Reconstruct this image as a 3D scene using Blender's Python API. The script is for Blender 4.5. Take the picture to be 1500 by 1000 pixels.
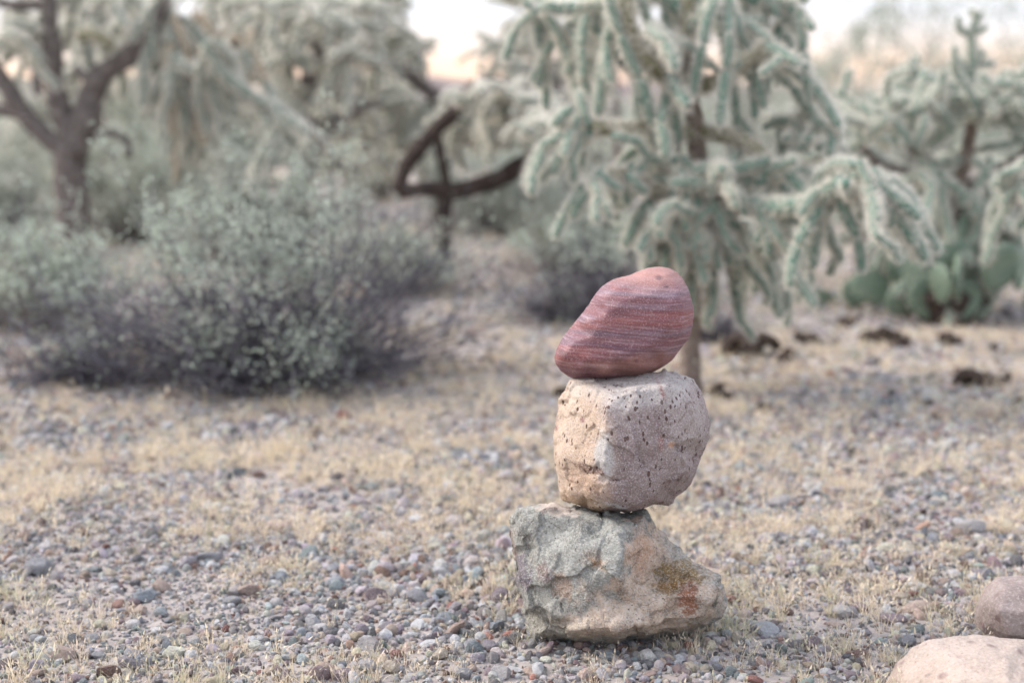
import bpy, bmesh, math, random
import numpy as np
from mathutils import Vector, Quaternion, Euler, Matrix
from mathutils.geometry import delaunay_2d_cdt

for o in list(bpy.data.objects): bpy.data.objects.remove(o)
scene = bpy.context.scene
C = scene.collection
R = math.radians

# ------------------------------------------------------------------ camera
CAM_H, PITCH, FPX = 0.625, R(9.0), 2083.3
cam_d = bpy.data.cameras.new('camera')
cam = bpy.data.objects.new('camera', cam_d); C.objects.link(cam)
cam.location = (0, 0, CAM_H)
cam.rotation_euler = (R(90) - PITCH, 0, 0)
cam_d.lens = 50; cam_d.sensor_width = 36
cam_d.clip_start = 0.05; cam_d.clip_end = 12000
cam_d.dof.use_dof = True
cam_d.dof.focus_distance = 1.625
cam_d.dof.aperture_fstop = 2.9
cam_d.dof.aperture_blades = 0
scene.camera = cam

# ------------------------------------------------------------------ world
w = bpy.data.worlds.new('World'); scene.world = w; w.use_nodes = True
SUN_EL, SUN_AZ = R(38), R(-78)          # azimuth from +Y, negative = to the left
nt = w.node_tree; nt.nodes.clear()
wo = nt.nodes.new('ShaderNodeOutputWorld')
sky = nt.nodes.new('ShaderNodeTexSky'); sky.sky_type = 'NISHITA'; sky.sun_disc = False
sky.sun_elevation = SUN_EL; sky.sun_rotation = SUN_AZ
sky.dust_density = 4; sky.altitude = 600
b1 = nt.nodes.new('ShaderNodeBackground'); b1.inputs[1].default_value = 0.05
nt.links.new(sky.outputs[0], b1.inputs[0])
tc = nt.nodes.new('ShaderNodeTexCoord'); sp = nt.nodes.new('ShaderNodeSeparateXYZ')
nt.links.new(tc.outputs['Generated'], sp.inputs[0])
rp = nt.nodes.new('ShaderNodeValToRGB')
st = [(0.0, (0.40, 0.36, 0.37)), (0.018, (0.56, 0.41, 0.35)), (0.032, (0.74, 0.48, 0.35)), (0.046, (0.58, 0.46, 0.42)), (0.064, (0.43, 0.41, 0.45)),
      (0.25, (0.50, 0.50, 0.575)), (1.0, (0.84, 0.88, 0.98))]
cr = rp.color_ramp
while len(cr.elements) < len(st): cr.elements.new(0.5)
for e, (p, c) in zip(cr.elements, st): e.position = p; e.color = (*c, 1)
nz = nt.nodes.new('ShaderNodeTexNoise'); nz.inputs['Scale'].default_value = 3.0; nz.inputs['Detail'].default_value = 5
mp = nt.nodes.new('ShaderNodeMapping'); mp.inputs['Scale'].default_value = (1, 1, 5)
nt.links.new(tc.outputs['Generated'], mp.inputs[0]); nt.links.new(mp.outputs[0], nz.inputs['Vector'])
ma = nt.nodes.new('ShaderNodeMath'); ma.operation = 'MULTIPLY_ADD'; ma.inputs[1].default_value = 0.03; ma.inputs[2].default_value = -0.015
nt.links.new(nz.outputs[0], ma.inputs[0])
ad = nt.nodes.new('ShaderNodeMath'); nt.links.new(sp.outputs[2], ad.inputs[0]); nt.links.new(ma.outputs[0], ad.inputs[1])
nt.links.new(ad.outputs[0], rp.inputs[0])
b2 = nt.nodes.new('ShaderNodeBackground'); b2.inputs[1].default_value = 0.80
nt.links.new(rp.outputs[0], b2.inputs[0])
ash = nt.nodes.new('ShaderNodeAddShader')
nt.links.new(b1.outputs[0], ash.inputs[0]); nt.links.new(b2.outputs[0], ash.inputs[1])
nt.links.new(ash.outputs[0], wo.inputs[0])

sd = bpy.data.lights.new('sun', 'SUN'); sd.energy = 1.5; sd.angle = R(20); sd.color = (1.0, 0.92, 0.86)
sun = bpy.data.objects.new('sun', sd); C.objects.link(sun)
sdir = Vector((math.sin(SUN_AZ)*math.cos(SUN_EL), math.cos(SUN_AZ)*math.cos(SUN_EL), math.sin(SUN_EL)))
sun.rotation_euler = sdir.to_track_quat('Z', 'Y').to_euler(); sun.location = (-3, 4, 6)
vs = scene.view_settings
vs.view_transform = 'Standard'; vs.look = 'None'; vs.gamma = 1; vs.use_curve_mapping = False
vs.exposure = 1.22

# ------------------------------------------------------------------ maths helpers
def at(px, py, Y):
    """world point at ground distance Y in front of the camera"""
    u = (px - 750) / FPX; v = (500 - py) / FPX
    dy = math.cos(PITCH) + v*math.sin(PITCH); dz = -math.sin(PITCH) + v*math.cos(PITCH)
    k = Y / dy
    return Vector((u*k, Y, CAM_H + dz*k))
def pix(p):
    d = Vector(p) - Vector((0, 0, CAM_H))
    f = d.y*math.cos(PITCH) - d.z*math.sin(PITCH); up = d.y*math.sin(PITCH) + d.z*math.cos(PITCH)
    return 750 + FPX*d.x/f, 500 - FPX*up/f
def ground_y(py):
    return CAM_H / math.tan(PITCH + math.atan((py-500)/FPX))

def _h(ix, iy, iz, s):
    n = (ix.astype(np.int64)*374761393 + iy.astype(np.int64)*668265263 + iz.astype(np.int64)*2147483647 + s*974711) & 0x7fffffff
    n = ((n ^ (n >> 13)) * 1274126177) & 0x7fffffff
    n = ((n ^ (n >> 16)) * 60493) & 0x7fffffff
    return (n & 0xffff) / 65535.0
def vnoise(P, freq, seed=0):
    Q = np.asarray(P, float)*freq + 1000.0
    I = np.floor(Q).astype(np.int64); F = Q - I; F = F*F*(3 - 2*F)
    out = 0
    for a in (0, 1):
        for b in (0, 1):
            for c in (0, 1):
                wgt = (F[:, 0] if a else 1-F[:, 0])*(F[:, 1] if b else 1-F[:, 1])*(F[:, 2] if c else 1-F[:, 2])
                out = out + wgt*_h(I[:, 0]+a, I[:, 1]+b, I[:, 2]+c, seed)
    return out*2 - 1
def fbm(P, freq, octv=4, seed=0, gain=.5):
    s = 0; a = 1
    for k in range(octv):
        s = s + a*vnoise(P, freq*2**k, seed + k*17); a *= gain
    return s
def gz(x, y):
    x = np.atleast_1d(np.asarray(x, float)); y = np.atleast_1d(np.asarray(y, float))
    P = np.stack([x, y, np.zeros_like(x)], 1)
    far = np.clip((y-3)/10, 0, 1)
    near = np.exp(-((x-0.12)**2 + (y-1.66)**2)/0.12)
    return (fbm(P, 1.4, 3, 5)*0.010*(1-near) + far*fbm(P, .35, 2, 9)*.05)
def gz1(x, y): return float(gz(x, y)[0])

def chisel(P, n, slope, seed):
    rng = np.random.default_rng(seed); lo = P.min(0); hi = P.max(0)
    Cn = rng.uniform(lo, hi, (n, 3)); D = rng.normal(size=(n, 3)); D /= np.linalg.norm(D, axis=1)[:, None]
    Q = P + .006*np.stack([vnoise(P, 60, seed+k) for k in range(3)], 1)
    best = np.full(len(P), 1e9); idx = np.zeros(len(P), int)
    for k in range(n):
        d = ((Q-Cn[k])**2).sum(1); m = d < best; best[m] = d[m]; idx[m] = k
    return slope*((P-Cn[idx])*D[idx]).sum(1)
def mesh_obj(name, V, F, mats, parent=None, smooth=False, midx=None, loc=None):
    me = bpy.data.meshes.new(name)
    me.from_pydata([tuple(v) for v in V], [], F); 
    for m in (mats if isinstance(mats, (list, tuple)) else [mats]): me.materials.append(m)
    if smooth: me.polygons.foreach_set('use_smooth', [True]*len(me.polygons))
    if midx is not None: me.polygons.foreach_set('material_index', midx)
    me.update()
    o = bpy.data.objects.new(name, me); C.objects.link(o)
    if parent: o.parent = parent
    if loc is not None: o.location = loc
    return o
def tag(o, label=None, cat=None, group=None, kind=None):
    if label: o['label'] = label
    if cat: o['category'] = cat
    if group: o['group'] = group
    if kind: o['kind'] = kind
    return o
def thing(name, label, cat, loc, group=None):
    o = bpy.data.objects.new(name, None); C.objects.link(o); o.location = loc; o.empty_display_size = .1
    return tag(o, label, cat, group)

# ------------------------------------------------------------------ node helpers
class NB:
    def __init__(s, name, rough=0.8, spec=0.3):
        s.m = bpy.data.materials.new(name); s.m.use_nodes = True
        s.t = s.m.node_tree; s.t.nodes.clear()
        s.out = s.t.nodes.new('ShaderNodeOutputMaterial')
        s.b = s.t.nodes.new('ShaderNodeBsdfPrincipled')
        s.b.inputs['Roughness'].default_value = rough
        s.b.inputs['Specular IOR Level'].default_value = spec
        s.t.links.new(s.b.outputs[0], s.out.inputs[0])
        s.tc = s.t.nodes.new('ShaderNodeTexCoord').outputs['Object']
    def link(s, a, b):
        if isinstance(a, (int, float)): b.default_value = a
        elif isinstance(a, tuple): b.default_value = (*a, 1) if len(a) == 3 and b.type == 'RGBA' else a
        else: s.t.links.new(a, b)
    def map(s, scale=(1, 1, 1), rot=(0, 0, 0), loc=(0, 0, 0), vec=None):
        n = s.t.nodes.new('ShaderNodeMapping'); n.inputs['Scale'].default_value = scale
        n.inputs['Rotation'].default_value = rot; n.inputs['Location'].default_value = loc
        s.link(vec or s.tc, n.inputs[0]); return n.outputs[0]
    def noise(s, scale, detail=4, rough=.55, vec=None, dist=0, color=False):
        n = s.t.nodes.new('ShaderNodeTexNoise'); n.inputs['Scale'].default_value = scale
        n.inputs['Detail'].default_value = detail; n.inputs['Roughness'].default_value = rough
        n.inputs['Distortion'].default_value = dist
        s.link(vec or s.tc, n.inputs['Vector']); return n.outputs[1 if color else 0]
    def vor(s, scale, feature='F1', out='Distance', vec=None, rnd=1):
        n = s.t.nodes.new('ShaderNodeTexVoronoi'); n.feature = feature; n.inputs['Scale'].default_value = scale
        n.inputs['Randomness'].default_value = rnd
        s.link(vec or s.tc, n.inputs['Vector']); return n.outputs[out]
    def ramp(s, f, stops, interp='LINEAR'):
        n = s.t.nodes.new('ShaderNodeValToRGB'); n.color_ramp.interpolation = interp
        while len(n.color_ramp.elements) < len(stops): n.color_ramp.elements.new(.5)
        for e, (p, c) in zip(n.color_ramp.elements, stops):
            e.position = p; e.color = (c, c, c, 1) if isinstance(c, (int, float)) else (*c, 1)
        s.link(f, n.inputs[0]); return n.outputs[0]
    def mix(s, f, a, b, blend='MIX'):
        n = s.t.nodes.new('ShaderNodeMix'); n.data_type = 'RGBA'; n.blend_type = blend
        s.link(f, n.inputs[0]); s.link(a, n.inputs[6]); s.link(b, n.inputs[7]); return n.outputs[2]
    def math(s, op, a, b=0, c=0, clamp=False):
        n = s.t.nodes.new('ShaderNodeMath'); n.operation = op; n.use_clamp = clamp
        s.link(a, n.inputs[0]); s.link(b, n.inputs[1]); s.link(c, n.inputs[2]); return n.outputs[0]
    def sep(s, vec=None):
        n = s.t.nodes.new('ShaderNodeSeparateXYZ'); s.link(vec or s.tc, n.inputs[0]); return n.outputs
    def patch(s, p, r, soft=.5, wob=.4, scale=(1, 1, 1), nscale=60):
        """1 inside a wobbly ball around local point p"""
        n = s.t.nodes.new('ShaderNodeVectorMath'); n.operation = 'SUBTRACT'; s.link(s.tc, n.inputs[0]); n.inputs[1].default_value = p
        m = s.t.nodes.new('ShaderNodeVectorMath'); m.operation = 'MULTIPLY'; s.t.links.new(n.outputs[0], m.inputs[0]); m.inputs[1].default_value = scale
        l = s.t.nodes.new('ShaderNodeVectorMath'); l.operation = 'LENGTH'; s.t.links.new(m.outputs[0], l.inputs[0])
        d = s.math('MULTIPLY_ADD', s.noise(nscale, 4), -2*wob*r, l.outputs[1])
        d = s.math('ADD', d, wob*r)
        mr = s.t.nodes.new('ShaderNodeMapRange'); mr.interpolation_type = 'SMOOTHSTEP'
        s.link(d, mr.inputs[0]); mr.inputs[1].default_value = r*(1-soft); mr.inputs[2].default_value = r*(1+soft)
        mr.inputs[3].default_value = 1; mr.inputs[4].default_value = 0
        return mr.outputs[0]
    def bump(s, h, strength=.5, dist=.002, chain=None):
        n = s.t.nodes.new('ShaderNodeBump'); n.inputs['Strength'].default_value = strength; n.inputs['Distance'].default_value = dist
        s.link(h, n.inputs['Height'])
        if chain: s.t.links.new(chain, n.inputs['Normal'])
        return n.outputs[0]
    def done(s, col, bump=None):
        s.link(col, s.b.inputs['Base Color'])
        if bump is not None: s.t.links.new(bump, s.b.inputs['Normal'])
        return s.m
    def translucent(s, col, f):
        t = s.t.nodes.new('ShaderNodeBsdfTranslucent'); s.link(col, t.inputs[0])
        m = s.t.nodes.new('ShaderNodeMixShader'); m.inputs[0].default_value = f
        s.t.links.new(s.b.outputs[0], m.inputs[1]); s.t.links.new(t.outputs[0], m.inputs[2])
        s.t.links.new(m.outputs[0], s.out.inputs[0])

# ------------------------------------------------------------------ ground
def mat_ground():
    m = NB('gravelly_earth', .95, .15)
    n1 = m.noise(1.1, 5); n2 = m.noise(9, 5); n3 = m.noise(160, 4, .7)
    base = m.ramp(n1, [(.3, (.31, .27, .255)), (.5, (.39, .34, .31)), (.7, (.45, .39, .345))])
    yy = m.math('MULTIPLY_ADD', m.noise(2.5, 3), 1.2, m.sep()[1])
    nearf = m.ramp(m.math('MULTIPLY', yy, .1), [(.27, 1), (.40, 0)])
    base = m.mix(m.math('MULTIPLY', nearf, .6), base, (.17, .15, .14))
    vc = m.vor(62, out='Color')
    peb = m.mix(.5, m.ramp(m.sep(vc)[0], [(0, (.16, .16, .18)), (.4, (.33, .30, .30)), (.7, (.42, .36, .33)), (1, (.5, .47, .45))]), base)
    c = m.mix(m.ramp(n2, [(.40, 0), (.62, .8)]), peb, base)
    c = m.mix(.35, c, m.ramp(n3, [(.25, (.20, .17, .155)), (.6, (.46, .40, .35))]))
    h = m.math('ADD', m.math('MULTIPLY', m.vor(62), -.6), m.math('MULTIPLY', n3, .6))
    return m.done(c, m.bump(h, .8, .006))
def build_ground():
    ys = np.concatenate([np.linspace(-6, .8, 12), np.arange(.9, 9, .06), 9*1.09**np.arange(0, 75)])
    xs = np.concatenate([-(3.0*1.14**np.arange(58, 0, -1)), np.linspace(-3.0, 3.0, 97), 3.0*1.14**np.arange(1, 59)])
    X, Y = np.meshgrid(xs, ys); X = X.ravel(); Y = Y.ravel()
    Z = gz(X, Y)
    Z = np.where(np.hypot(X, Y) > 60, Z*.5, Z)
    nx = len(xs); ny = len(ys)
    V = np.stack([X, Y, Z], 1)
    F = [(j*nx+i, j*nx+i+1, (j+1)*nx+i+1, (j+1)*nx+i) for j in range(ny-1) for i in range(nx-1)]
    o = mesh_obj('ground', V, F, mat_ground(), smooth=True)
    tag(o, kind='structure')
build_ground()

def mat_hill():
    m = NB('hill_rock', .95, .1)
    return m.done(m.ramp(m.noise(.01, 6), [(.3, (.15, .125, .12)), (.7, (.26, .21, .19))]))
def build_hills():
    rng = np.random.default_rng(4)
    m = mat_hill()
    for Y0, D, hmax, sd in ((1700, 500, 48, 3), (3400, 700, 105, 8)):
        xs = np.linspace(-Y0*1.6, Y0*1.6, 240); rows = 9
        V = []; 
        for j in range(rows):
            t = j/(rows-1); prof = math.sin(t*math.pi)
            P = np.stack([xs, np.full_like(xs, Y0 + D*t), np.zeros_like(xs)], 1)
            ridge = .62 + .38*fbm(np.stack([xs, 0*xs, 0*xs], 1), 1/(Y0*.32), 4, sd)
            z = prof*hmax*ridge*(1 + .18*fbm(P, 1/90, 3, sd+5)) - 2
            V += [(x, Y0+D*t, max(zz, -2)) for x, zz in zip(xs, z)]
        n = len(xs)
        F = [(j*n+i, j*n+i+1, (j+1)*n+i+1, (j+1)*n+i) for j in range(rows-1) for i in range(n-1)]
        o = mesh_obj('hills', V, F, m, smooth=True); tag(o, kind='structure')
build_hills()

# ------------------------------------------------------------------ cairn stones
def stone_mesh(name, outline, inner, Yc, T, voxel, smooth_it, mats, back=((.80, .55), (.45, .95)), noise=None, shift=0):
    """hand placed rim (px,py[,d]) and front points (px,py,depth towards camera); solid, closed, real thickness"""
    pts2 = []; P3 = []
    for q in outline:
        d = q[2] if len(q) > 2 else 0
        pts2.append((q[0], q[1])); P3.append(at(q[0], q[1], Yc - d))
    nO = len(outline)
    for q in inner:
        pts2.append((q[0], q[1])); P3.append(at(q[0], q[1], Yc - q[2]))
    edges = [(i, (i+1) % nO) for i in range(nO)]
    vo, _, fo, ov, _, _ = delaunay_2d_cdt([Vector(p) for p in pts2], edges, [], 1, 1e-4)
    V = []
    for k, v in enumerate(vo):
        V.append(P3[ov[k][0]] if ov[k] else at(v.x, v.y, Yc))
    rev = {ov[k][0]: k for k in range(len(vo)) if ov[k]}
    F = [tuple(f) for f in fo]
    cx = sum(q[0] for q in outline)/nO; cy = sum(q[1] for q in outline)/nO
    prev = [rev[i] for i in range(nO)]
    for s, dd in back:
        ring = []
        for q in outline:
            ring.append(len(V)); V.append(at(cx+(q[0]-cx)*s, cy+(q[1]-cy)*s, Yc + T*dd))
        for i in range(nO):
            j = (i+1) % nO; F.append((prev[i], prev[j], ring[j], ring[i]))
        prev = ring
    c = len(V); V.append(at(cx, cy, Yc+T))
    for i in range(nO): F.append((prev[i], prev[(i+1) % nO], c))
    o0 = at(cx, max(q[1] for q in outline), Yc)
    V = [v - o0 for v in V]
    bm = bmesh.new(); bv = [bm.verts.new(v) for v in V]
    for f in F:
        try: bm.faces.new([bv[i] for i in f])
        except ValueError: pass
    bmesh.ops.recalc_face_normals(bm, faces=bm.faces)
    bmesh.ops.triangulate(bm, faces=bm.faces)
    me = bpy.data.meshes.new(name+'_cage'); bm.to_mesh(me); bm.free()
    tmp = bpy.data.objects.new(name, me); C.objects.link(tmp)
    md = tmp.modifiers.new('r', 'REMESH'); md.mode = 'VOXEL'; md.voxel_size = voxel; md.adaptivity = 0
    if smooth_it:
        ms = tmp.modifiers.new('s', 'SMOOTH'); ms.factor = .5; ms.iterations = smooth_it
    bpy.context.view_layer.update()
    dg = bpy.context.evaluated_depsgraph_get()
    m2 = bpy.data.meshes.new_from_object(tmp.evaluated_get(dg))
    bpy.data.objects.remove(tmp)
    n = len(m2.vertices); co = np.empty(n*3); m2.vertices.foreach_get('co', co); co = co.reshape(-1, 3)
    no = np.empty(n*3); m2.vertices.foreach_get('normal', no); no = no.reshape(-1, 3)
    if noise: co = co + no*noise(co)[:, None]
    m2.vertices.foreach_set('co', co.ravel())
    m2.polygons.foreach_set('use_smooth', [True]*len(m2.polygons))
    m2.materials.clear()
    for m in mats: m2.materials.append(m)
    m2.update(); m2.name = name
    o = bpy.data.objects.new(name, m2); C.objects.link(o); o.location = o0
    o['_o'] = 0; del o['_o']
    return o, o0

YC = 1.66
# -- base stone
OB = [(752,746),(776,739),(812,733),(838,741),(880,744),(913,748),(930,747),(946,745),(963,772),(984,789),(1002,806),(1018,819),(1038,832,.02),
      (1056,840,.03),(1063,858,.035),(1062,880,.035),(1053,900,.03),(1030,922,.02),(1004,931,.01),(980,932),(941,946),(896,955),(857,955),(812,957),(786,946),
      (772,922),(766,900),(762,879),(750,857),(748,835),(746,812),(739,784),(742,762)]
IB = [(760,760,.030),(800,752,.040),(850,765,.055),(905,782,.078),(895,764,.046),(940,765,.050),
      (752,800,.024),(790,800,.048),(850,800,.074),(912,806,.096),(950,800,.046),(985,818,.030),
      (760,845,.040),(800,850,.068),(860,850,.085),(903,840,.100),(930,848,.060),(965,853,.038),(1000,835,.040),(1025,845,.050),(1047,858,.058),
      (775,885,.045),(805,900,.070),(862,880,.092),(880,905,.098),(930,880,.080),(975,875,.074),(1010,872,.072),(1040,882,.070),
      (800,920,.055),(850,922,.092),(900,920,.104),(950,912,.084),(990,908,.070),(1024,904,.064),
      (800,940,.020),(850,944,.030),(900,944,.034),(950,932,.038),
      (866,893,.090),(872,872,.084),(843,908,.082),(792,926,.050)]
def mat_base_stone(o0):
    L = lambda px, py, d: tuple(at(px, py, YC-d) - o0)
    m = NB('green_grey_stone', .88, .25)
    g = m.ramp(m.noise(24, 8, .7), [(.30, (.17, .168, .15)), (.47, (.26, .262, .235)), (.6, (.35, .35, .315)), (.75, (.45, .44, .395))])
    tan = m.ramp(m.noise(40, 7, .65), [(.3, (.33, .24, .175)), (.5, (.48, .375, .285)), (.72, (.60, .50, .41))])
    c = g
    def stain_or_shade(p, r, col, k, soft=.5, wob=.7, scale=(1, 1, 1), ns=45):
        nonlocal c
        f = m.math('MULTIPLY', m.patch(p, r, soft*.6, min(1.3, wob*1.4), scale, ns), k); c = m.mix(f, c, col)
    stain_or_shade(L(962, 850, .05), .060, tan, 1.0, .35, .9, (1, .5, .9))
    stain_or_shade(L(1010, 885, .06), .045, tan, .75, .5, .8, (.9, .5, 1))
    stain_or_shade(L(930, 910, .09), .055, tan, .8, .5, .9, (.8, .5, 1.2))
    stain_or_shade(L(860, 925, .09), .030, tan, .5, .6, .9, (.8, .5, 1.2))
    stain_or_shade(L(942, 800, .06), .022, (.46, .27, .17), .65, .7, .9, (1.2, .5, .7))
    stain_or_shade(L(1010, 800, .02), .03, g, .7, .6, .6)
    stain_or_shade(L(995, 838, .04), .014, (.24, .15, .05), .9, .6, .9, (.5, .4, 1.3), 120)
    stain_or_shade(L(978, 860, .06), .009, (.24, .13, .04), .9, .6, .9, (.5, .4, 1.3), 120)
    stain_or_shade(L(1008, 880, .06), .014, (.25, .095, .045), .9, .5, 1.0, (1.3, .4, .75), 130)
    stain_or_shade(L(1015, 862, .06), .008, (.25, .095, .045), .8, .6, 1.0, (1.3, .4, .9), 130)
    stain_or_shade(L(823, 860, .075), .012, (.27, .17, .11), .75, .6, .9, (1, .4, .8), 110)
    stain_or_shade(L(796, 838, .065), .008, (.20, .13, .12), .75, .6, .9, (1, .4, .8), 130)
    stain_or_shade(L(868, 815, .08), .009, (.19, .15, .12), .7, .7, .9, (.8, .4, 1), 130)
    stain_or_shade(L(872, 820, .08), .006, (.33, .19, .09), .7, .7, .9, (.8, .4, 1), 130)
    stain_or_shade(L(758, 842, .035), .020, (.13, .105, .13), .85, .35, .7, (1.3, .4, .8), 80)
    stain_or_shade(L(1043, 877, .045), .006, (.05, .055, .035), .85, .5, .6, (1, .4, .7), 130)
    stain_or_shade(L(748, 805, .0), .012, (.26, .17, .13), .7, .6, .8, (1.5, .4, .5), 100)
    stain_or_shade(L(820, 738, .01), .016, (.62, .50, .42), .8, .5, .6, (.6, .4, 2), 90)
    stain_or_shade(L(800, 925, .06), .03, (.23, .20, .15), .6, .6, .7, (.7, .4, 1.4), 60)  # shade of the tucked-under lower left, painted as a darker brown
    big = m.noise(70, 5, .75)
    c = m.mix(m.ramp(big, [(.36, .6), (.5, 0)]), c, (.13, .12, .10))
    sp = m.noise(420, 3, .8)
    c = m.mix(m.ramp(sp, [(.50, 0), (.62, .45)]), c, (.62, .61, .56))
    c = m.mix(m.ramp(sp, [(.30, .75), (.42, 0)]), c, (.11, .115, .10))
    pits = m.vor(190)
    c = m.mix(m.ramp(m.math('MULTIPLY', m.ramp(pits, [(.12, 1), (.24, 0)]), m.ramp(m.noise(50, 2), [(.48, 0), (.58, 1)])), [(0, 0), (1, .8)]), c, (.07, .06, .05))
    h = m.math('ADD', m.noise(90, 6, .7), m.math('MULTIPLY', sp, .35))
    crack = m.ramp(m.vor(17, 'DISTANCE_TO_EDGE', vec=m.mix(.06, m.tc, m.noise(30, 3, color=True))), [(0, 0), (.03, 1)])
    h2 = m.math('ADD', h, m.math('MULTIPLY', crack, .25))
    return m.done(c, m.bump(h2, .9, .0045))
def nb(P):
    r = np.abs(fbm(P, 14, 4, 3, .55))
    return -.0018*r + chisel(P, 45, .10, 5) + chisel(P, 260, .12, 6) + .0012*fbm(P, 60, 4, 8, .65)
base, ob0 = stone_mesh('base_stone', OB, IB, YC, .10, .0019, 1, [], noise=nb)
base.data.materials.append(mat_base_stone(ob0))
tag(base, 'largest jagged grey green stone with tan and rust stains, bottom of the stacked three', 'stone', 'three stones balanced in a stack')

# -- middle stone
OM = [(830,572),(836,559),(848,556),(900,553),(945,547),(966,543),(974,539),(991,545),(1004,550),(1015,556),(1024,567),(1030,580),(1034,592),(1037,606),(1038,621),(1037,634),
      (1034,647),(1030,660),(1025,674),(1020,692),(1013,710),(996,725),(979,736),(955,738),(941,746),(919,752),(888,749),(862,744),(845,740),(823,731),(818,712),(816,695),
      (811,674),(810,660),(811,645),(811,633),(812,621),(813,610),(816,597),(822,585)]
IM = [(850,566,.030),(868,570,.048),(905,578,.078),(940,572,.078),(975,566,.072),(1003,572,.055),
      (835,600,.026),(862,600,.050),(888,598,.084),(930,598,.086),(970,592,.082),(1015,598,.060),
      (826,640,.026),(857,640,.052),(887,632,.086),(887,650,.086),(930,650,.090),(985,650,.080),(1022,640,.050),
      (824,668,.030),(850,680,.056),(884,676,.086),
      (829,696,.026),(850,698,.050),(874,702,.078),(885,688,.082),
      (832,718,.028),(855,722,.046),(874,720,.066),(888,722,.078),(900,732,.076),(930,700,.088),(980,700,.070),(1005,690,.055),
      (915,738,.074),(950,728,.070),(885,741,.052),(845,734,.030),(866,742,.034)]
def mat_mid_stone(o0):
    L = lambda px, py, d: tuple(at(px, py, YC-d) - o0)
    m = NB('speckled_mauve_stone', .9, .22)
    mauve = m.ramp(m.noise(14, 5), [(.3, (.215, .165, .158)), (.55, (.275, .218, .205)), (.75, (.34, .285, .262))])
    tan = m.ramp(m.noise(22, 6), [(.3, (.42, .30, .21)), (.55, (.52, .40, .295)), (.75, (.57, .47, .37))])
    x = m.sep()[0]
    edge = m.math('MULTIPLY_ADD', m.noise(26, 5), .040, x)
    e0 = L(887, 640, .08)[0] + .020
    f = m.ramp(m.math('MULTIPLY_ADD', m.math('SUBTRACT', edge, e0), 20, .5), [(.28, 1), (.72, 0)])
    c = m.mix(f, mauve, tan)
    c = m.mix(m.math('MULTIPLY', m.patch(L(930, 566, .05), .035, .6, .8, (.45, .3, 1.9), 40), .55), c, (.52, .50, .46))
    c = m.mix(m.math('MULTIPLY', m.patch(L(885, 672, .08), .016, .3, .6, (1.5, .3, .55), 90), .75), c, (.50, .50, .48))
    c = m.mix(m.math('MULTIPLY', m.patch(L(895, 742, .06), .010, .35, .5, (.55, .3, 1.3), 90), .8), c, (.36, .38, .39))
    c = m.mix(m.math('MULTIPLY', m.patch(L(850, 735, .03), .018, .5, .6, (.5, .3, 1.3), 90), .7), c, (.36, .25, .15))
    c = m.mix(m.math('MULTIPLY', m.patch(L(860, 705, .055), .018, .5, .8, (.7, .3, 1.1), 90), .6), c, (.50, .33, .22))
    c = m.mix(m.math('MULTIPLY', m.patch(L(862, 688, .07), .010, .3, .9, (.45, .3, 1.9), 160), .85), c, (.17, .10, .07))  # shade in the notch under the ledge, painted as a dark line
    c = m.mix(m.math('MULTIPLY', m.patch(L(1015, 625, .05), .03, .7, .8, (1, .3, .8), 60), .4), c, (.52, .47, .42))
    c = m.mix(m.math('MULTIPLY', m.patch(L(984, 652, .08), .004, .3, .5, (1, .3, 1), 160), .8), c, (.50, .30, .19))
    for (px, py, rx, rz, a) in ((971, 576, .0026, .008, .35), (968, 648, .003, .0085, 0), (816, 629, .0034, .009, 0), (817, 647, .003, .004, 0), (855, 624, .003, .0035, 0)):
        vec = m.map((1/rx, 8, 1/rz), vec=None)
        p = L(px, py, .08)
        n = m.t.nodes.new('ShaderNodeVectorMath'); n.operation = 'SUBTRACT'; m.link(m.tc, n.inputs[0]); n.inputs[1].default_value = p
        v = m.map((1/rx, 6, 1/rz), (0, 0, 0), vec=m.map((1, 1, 1), (0, a, 0), vec=n.outputs[0]))
        l = m.t.nodes.new('ShaderNodeVectorMath'); l.operation = 'LENGTH'; m.t.links.new(v, l.inputs[0])
        d = m.math('MULTIPLY_ADD', m.noise(300, 2), .5, l.outputs[1])
        c = m.mix(m.ramp(d, [(.95, .85), (1.0, 0)]) if False else m.math('SUBTRACT', 1.65, d, clamp=True), c, (.27, .145, .125))
    sp = m.noise(520, 2, .8)
    c = m.mix(m.ramp(sp, [(.52, 0), (.63, .5)]), c, (.62, .58, .56))
    c = m.mix(m.ramp(sp, [(.30, .65), (.43, 0)]), c, (.15, .10, .10))
    # elongated pits
    pv = m.map((1, 1, .55), (0, .5, 0))
    pits = m.ramp(m.math('MULTIPLY_ADD', m.noise(45, 3), -.46, m.vor(170, vec=pv)), [(-.08+.08, 1), (.05, 0)])
    pm = m.math('MULTIPLY', pits, m.ramp(m.sep(m.vor(120, out='Color', vec=pv))[0], [(.48, 0), (.55, 1)]))
    c = m.mix(m.math('MULTIPLY', pm, .85), c, (.09, .045, .035))
    h = m.math('ADD', m.noise(130, 6, .75), m.math('MULTIPLY', sp, .4))
    h = m.math('SUBTRACT', h, m.math('MULTIPLY', pm, .8))
    return m.done(c, m.bump(h, .8, .003))
def nm(P): return chisel(P, 60, .07, 15) + chisel(P, 300, .08, 16) + .0008*fbm(P, 70, 4, 21, .65)
mid, om0 = stone_mesh('middle_stone', OM, IM, YC, .085, .0017, 1, [], noise=nm)
mid.data.materials.append(mat_mid_stone(om0))
tag(mid, 'pale mauve and tan speckled stone with small pits, balanced between the two others', 'stone', 'three stones balanced in a stack')

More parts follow.
